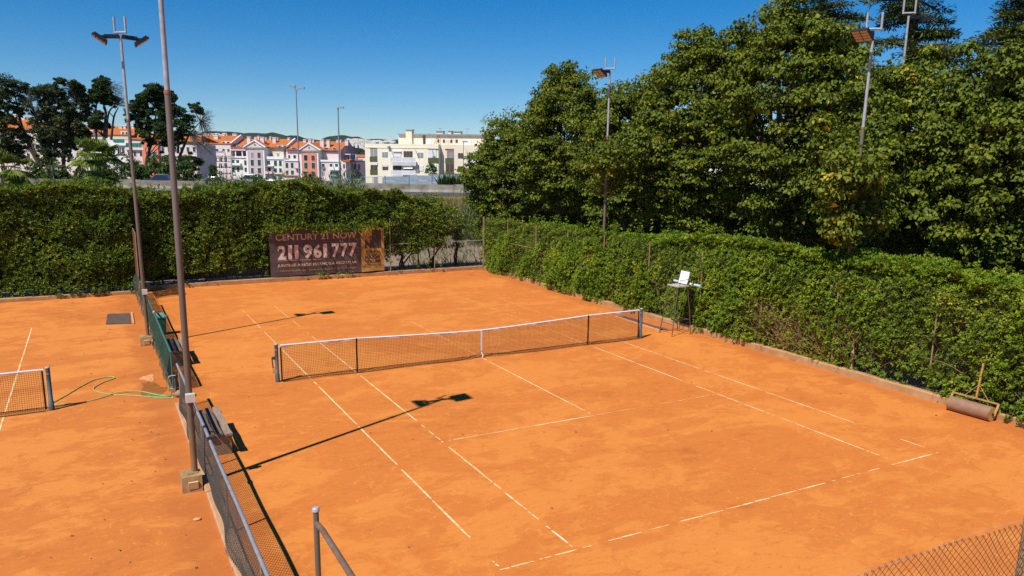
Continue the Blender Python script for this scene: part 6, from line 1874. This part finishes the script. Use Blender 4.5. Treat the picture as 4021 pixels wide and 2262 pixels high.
for q, k, o_, s_ in (((232, 456, 344, 576), 'y', .02, 1), ((432, 502, 524, 584), 'y', 0, 1), ((608, 498, 750, 582), 'w', 0, 1), ((796, 490, 940, 584), 'b', 0, 2), ((1028, 512, 1120, 594), 'y', 0, 1),
                     ((1207, 470, 1345, 598), 'w', .02, 1), ((238, 722, 348, 790), 'b', .02, 1), ((438, 720, 530, 800), 'b', 0, 1), ((612, 734, 752, 802), 'b', 0, 2), ((800, 740, 948, 810), 'b', 0, 1), ((1030, 732, 1124, 820), 'w', 0, 0), ((1210, 712, 1348, 800), 'w', .02, 1),
                     ((1504, 702, 1638, 818), 'b', -1.58, 1), ((1712, 522, 1800, 604), 'b', -1.6, 1), ((1712, 745, 1798, 830), 'd', -1.6, 1), ((1896, 515, 1960, 604), 'd', -1.6, 1), ((1896, 740, 1970, 830), 'd', -1.6, 1)):
    FC.window(*q, k, K_, o_, 'frame_grey' if k in 'bd' else 'w_trim', split=s_)
for q in ((1365, 292, 1390, 342), (1454, 292, 1488, 346), (1580, 292, 1614, 346), (1668, 292, 1704, 346)): FC.window(*q, 'b', K_, -3.5)
for q in ((1174, 292, 1266, 368), (1832, 298, 1930, 384)): FC.window(*q, 'w', K_, -3.5, split=0)
FC.slab(612, 484, 750, 500, .3, 0).build('shutter_box', MAT['shut_white'], K_); FC.slab(440, 720, 528, 750, .14, .05).build('shutter', MAT['shut_white'], K_); FC.slab(232, 684, 350, 722, .2, 0).build('shutter_box', MAT['shut_white'], K_)
aw = FC.p(800, 738, .1), FC.p(948, 738, .1), FC.p(944, 786, 1.1), FC.p(790, 786, 1.1)
MB().prism(aw, (0, 0, .05)).build('awning', MAT['shut_white'], K_)
FC.slab(1280, 578, 1334, 592, .14, .08).build('vent_slot', MAT['glass_far'], K_)
def rail_balcony(X0, Y0, X1, Ym, Y1, n):
    rt = FC.slab(X0, Ym - 2, X1, Ym + 14, 1.0, 0).build('balcony', MAT['w_trim'], K_)
    FC.slab(X0, Y0 + 8, X1, Ym, .98, .94).build('balcony_screen', MAT['w_trim'], rt)
    mb = MB()
    for k in range(n):
        X = X0 + (X1 - X0) * k / (n - 1); b_ = FC.slab(X - 2.2, Y0, X + 2.2, Y1, 1.05, 1.0); mb.add(b_.v, b_.f)
    for k in range(n): 
        X = X0 + (X1 - X0) * k / (n - 1); b_ = FC.slab(X - 5, Ym, X + 5, Y1, 1.04, .98); mb.add(b_.v, b_.f)
    mb.build('railing', MAT['w_trim'], rt)
rail_balcony(572, 590, 780, 660, 730, 15); rail_balcony(786, 592, 996, 660, 734, 15)
rail_balcony(582, 806, 776, 878, 915, 14); rail_balcony(782, 806, 990, 878, 890, 14); rail_balcony(1850, 615, 2050, 690, 755, 12)
FC.slab(580, 895, 990, 1000, .02, -.05).build('wall_band', MAT['w_block'], K_)  # thin band in the wall's own ivory
FC.slab(290, 920, 356, 1030, .06, -.02).build('door', MAT['frame_grey'], K_); FC.slab(440, 930, 472, 1020, .06, 0).build('door', MAT['frame_grey'], K_)
FC.slab(520, 400, 550, 432, .5, 0).build('air_conditioner', MAT['frame_grey'], K_)
for a, c in (((565, 400), (607, 548)), ((985, 447), (1032, 578)), ((1272, 455), (1302, 570)), ((1848, 460), (1880, 565))):
    MB().tube([FC.p(*a, .3 if a[0] < 1400 else -1.3), FC.p(*c, .5 if a[0] < 1400 else -1.1)], .04, 5).build('clothes_prop', MAT['frame_grey'], K_)
st = MB()
for k in range(2): st.tube([FC.p(1305 + k * 35, 375, -2.2), FC.p(1375 + k * 30, 215, -3.4)], .05, 5)
for k in range(8): st.tube([FC.p(1305 + 70 * k / 8, 375 - 160 * k / 8, -2.2 - 1.2 * k / 8), FC.p(1340 + 65 * k / 8, 375 - 160 * k / 8, -2.2 - 1.2 * k / 8)], .035, 4)
st.build('roof_ladder', MAT['brick_red'], K_)
c = FC.p(1540, 350, -2.4); MB().tube([c - (0, 0, 1.2), c], .04, 5).build('dish_mast', MAT['frame_grey'], K_)
MB().tube([c, c + FC.n * .12 - RH * .02], [.55, .62], 16).build('satellite_dish', MAT['w_cream'], K_)
def aerial(X, Yt, Yb, o_, n=5, w=.5):
    t, b_ = FC.p(X, Yt, o_), FC.p(X, Yb, o_); mb = MB().tube([b_, t], .035, 5)
    mb.tube([t - RH * w, t + RH * w], .022, 4)
    for k in range(n): q = t + RH * w * (2 * k / (n - 1) - 1); mb.tube([q - (0, 0, .16), q + (0, 0, .16)], .015, 4)
    mb.build('aerial', MAT['frame_grey'], K_)
aerial(1866, 110, 212, -4); aerial(2140, 0, 150, -5.5, 4); aerial(1410, 105, 160, -5.8, 6, .35); aerial(1222, 190, 205, -4, 3, .2)
# tree growing against the cream block
cc = FC.p(1270, 800, 3.0)
shrub(cc[0], cc[1], 1.4, FC.p(1270, 700, 3)[2], 1.15, 'small dark tree growing against the cream apartment block', MAT['leaf_bush'], 24, 2, 'tree', 'small_tree', .34, .14, 60)

# dark roofs and pale walls glimpsed through the lindens
for i, (px, d, w, h, lb) in enumerate(((2760, 150, 22, 9.5, 'white building glimpsed through the lindens behind the umpire chair'), (3180, 140, 20, 8.5, 'pale low building glimpsed through gaps in the lindens at right'))):
    fa = Facade(d, R_(-8), px, lambda X, Y: (X, Y)); o = empty('house', tuple(at(px, 640, d)[:2]) + (0,), lb, 'building')
    c = at(px, 640, d); c[2] = 0
    MB().obox(c + (0, 0, h / 2 - .5), fa.t * w / 2, fa.n * 6, np.array([0, 0, h / 2 + .5])).build('wall', MAT['w_white'], o)
    MB().hexa([c + fa.t * s * (w / 2 + .4) + fa.n * k * 6.4 + (0, 0, h) for s, k in ((-1, 1), (1, 1), (1, -1), (-1, -1))] + [c + fa.t * s * (w / 2 - 3) + fa.n * k * .3 + (0, 0, h + 2.4) for s, k in ((-1, 1), (1, 1), (1, -1), (-1, -1))]).build('roof', MAT['roof'], o)
    for k in range(6):
        q = c + fa.t * (-w / 2 + 2 + k * (w - 4) / 5) + fa.n * 6.03
        for z in (2.0, 5.2):
            wd = MB().obox(q + (0, 0, z + .7), fa.t * .6, fa.n * .05, np.array([0, 0, .8])).build('window', MAT['w_trim'], o)
            MB().obox(q + fa.n * .04 + (0, 0, z + .7), fa.t * .5, fa.n * .04, np.array([0, 0, .7])).build('pane', MAT['glass_far'], wd)

# ------------------------------------------------------------------ HILLS AND FAR TOWN
t = NT('wooded_hill').set(.95, 0, .05)
v = t.coords('World'); f1 = t.noise(v, .012, 6, .7); f2 = t.noise(v, .0022, 4, .6)
k = t.math('ADD', t.math('MULTIPLY', f1, .6), t.math('MULTIPLY', f2, .4))
t.col(t.ramp(k, [(.38, (.012, .024, .016)), (.55, (.024, .040, .022)), (.70, (.09, .085, .05))]))
MAT['hill'] = t.m
HD = 5200.0
sil = [(-400, 470), (0, 455), (150, 430), (200, 418), (280, 425), (380, 415), (470, 430), (560, 440), (640, 455), (720, 465), (800, 452), (850, 448), (930, 460), (1000, 460), (1080, 480), (1150, 490), (1250, 500), (1320, 495), (1400, 508), (1500, 522), (1560, 532), (1620, 548), (1680, 545), (1800, 508), (1900, 490), (1980, 480), (2060, 476), (2120, 488), (2200, 520), (2300, 545), (2440, 560), (2600, 556), (2700, 572), (3000, 585), (4000, 590), (6000, 560), (9000, 520), (13000, 560)]
pp = [cv2(X, Y) for X, Y in sil]
px = np.arange(-1200, 4600, 9.0)
py = np.interp(px, [p[0] for p in pp], [p[1] for p in pp])
hz = np.stack([at(a, b, HD) for a, b in zip(px, py)])
hz[:, 2] += 7 * vnoise(hz, .012, 4) + 5 * vnoise(hz, .05, 5)
V, F = [], []
rows = [(-1400, 0), (-1000, .18), (-650, .45), (-350, .75), (-120, .94), (0, 1.0), (500, .6), (1500, .1)]
for dd, s in rows:
    for i in range(len(px)):
        q = hz[i] + FH * dd; z = -20 + (hz[i][2] + 20) * s
        V.append((q[0], q[1], z + (8 * math.sin(i * .37 + dd) if 0 < s < 1 else 0)))
n = len(px)
for r in range(len(rows) - 1):
    for i in range(n - 1):
        a = r * n + i; F += [(a, a + 1, a + n + 1), (a, a + n + 1, a + n)]
soup('hills', np.array(V), np.array(F), MAT['hill'], kind='structure')
def town(name, boxes, mat, kind='stuff'):
    mb = MB()
    for X, Y, w, h, dd in boxes:
        c = at(*cv2(X, Y), dd); c = c - np.array([0, 0, h]); mb.obox(c + (0, 0, h / 2), RH * w / 2, FH * w / 2, np.array([0, 0, h * .75]))
    return mb.build(name, mat, kind=kind)
r = np.random.default_rng(8)
bx = []
for k in range(420):
    X = r.uniform(2080, 2480); top = np.interp(X, [2080, 2200, 2300, 2440], [528, 530, 540, 562]); Y = top + 4 + abs(r.normal(0, 40))
    bx.append((X, Y, r.uniform(7, 16), r.uniform(6, 13), HD - 260 - (Y - top) * 9))
town('far_town', bx[:200], MAT['w_white']); town('far_town', bx[200:300], MAT['w_pale']); town('far_town', bx[300:], MAT['w_cream'])
bx = [(r.uniform(0, 330), r.uniform(455, 490), r.uniform(7, 16), r.uniform(6, 13), HD - 700) for k in range(70)]
town('far_town', bx, MAT['w_pale'])
bx = [(r.uniform(2440, 2800), r.uniform(556, 580), r.uniform(10, 24), r.uniform(5, 9), HD - 700) for k in range(30)]
town('far_town', bx, MAT['w_white'])

# ------------------------------------------------------------------ AIR
hm = bpy.data.materials.new('haze'); hm.use_nodes = True
nt = hm.node_tree; nt.nodes.remove(nt.nodes['Principled BSDF'])
pv = nt.nodes.new('ShaderNodeVolumePrincipled'); pv.inputs['Color'].default_value = (.74, .86, 1.0, 1); pv.inputs['Density'].default_value = 1.3e-5
pv.inputs['Anisotropy'].default_value = 0.0
nt.links.new(pv.outputs[0], nt.nodes['Material Output'].inputs['Volume'])
MB().hexa([rd(-6400, -300, -24), rd(6400, -300, -24), rd(6400, 7300, -24), rd(-6400, 7300, -24), rd(-6400, -300, 330), rd(6400, -300, 330), rd(6400, 7300, 330), rd(-6400, 7300, 330)]).build('haze', hm, kind='stuff')
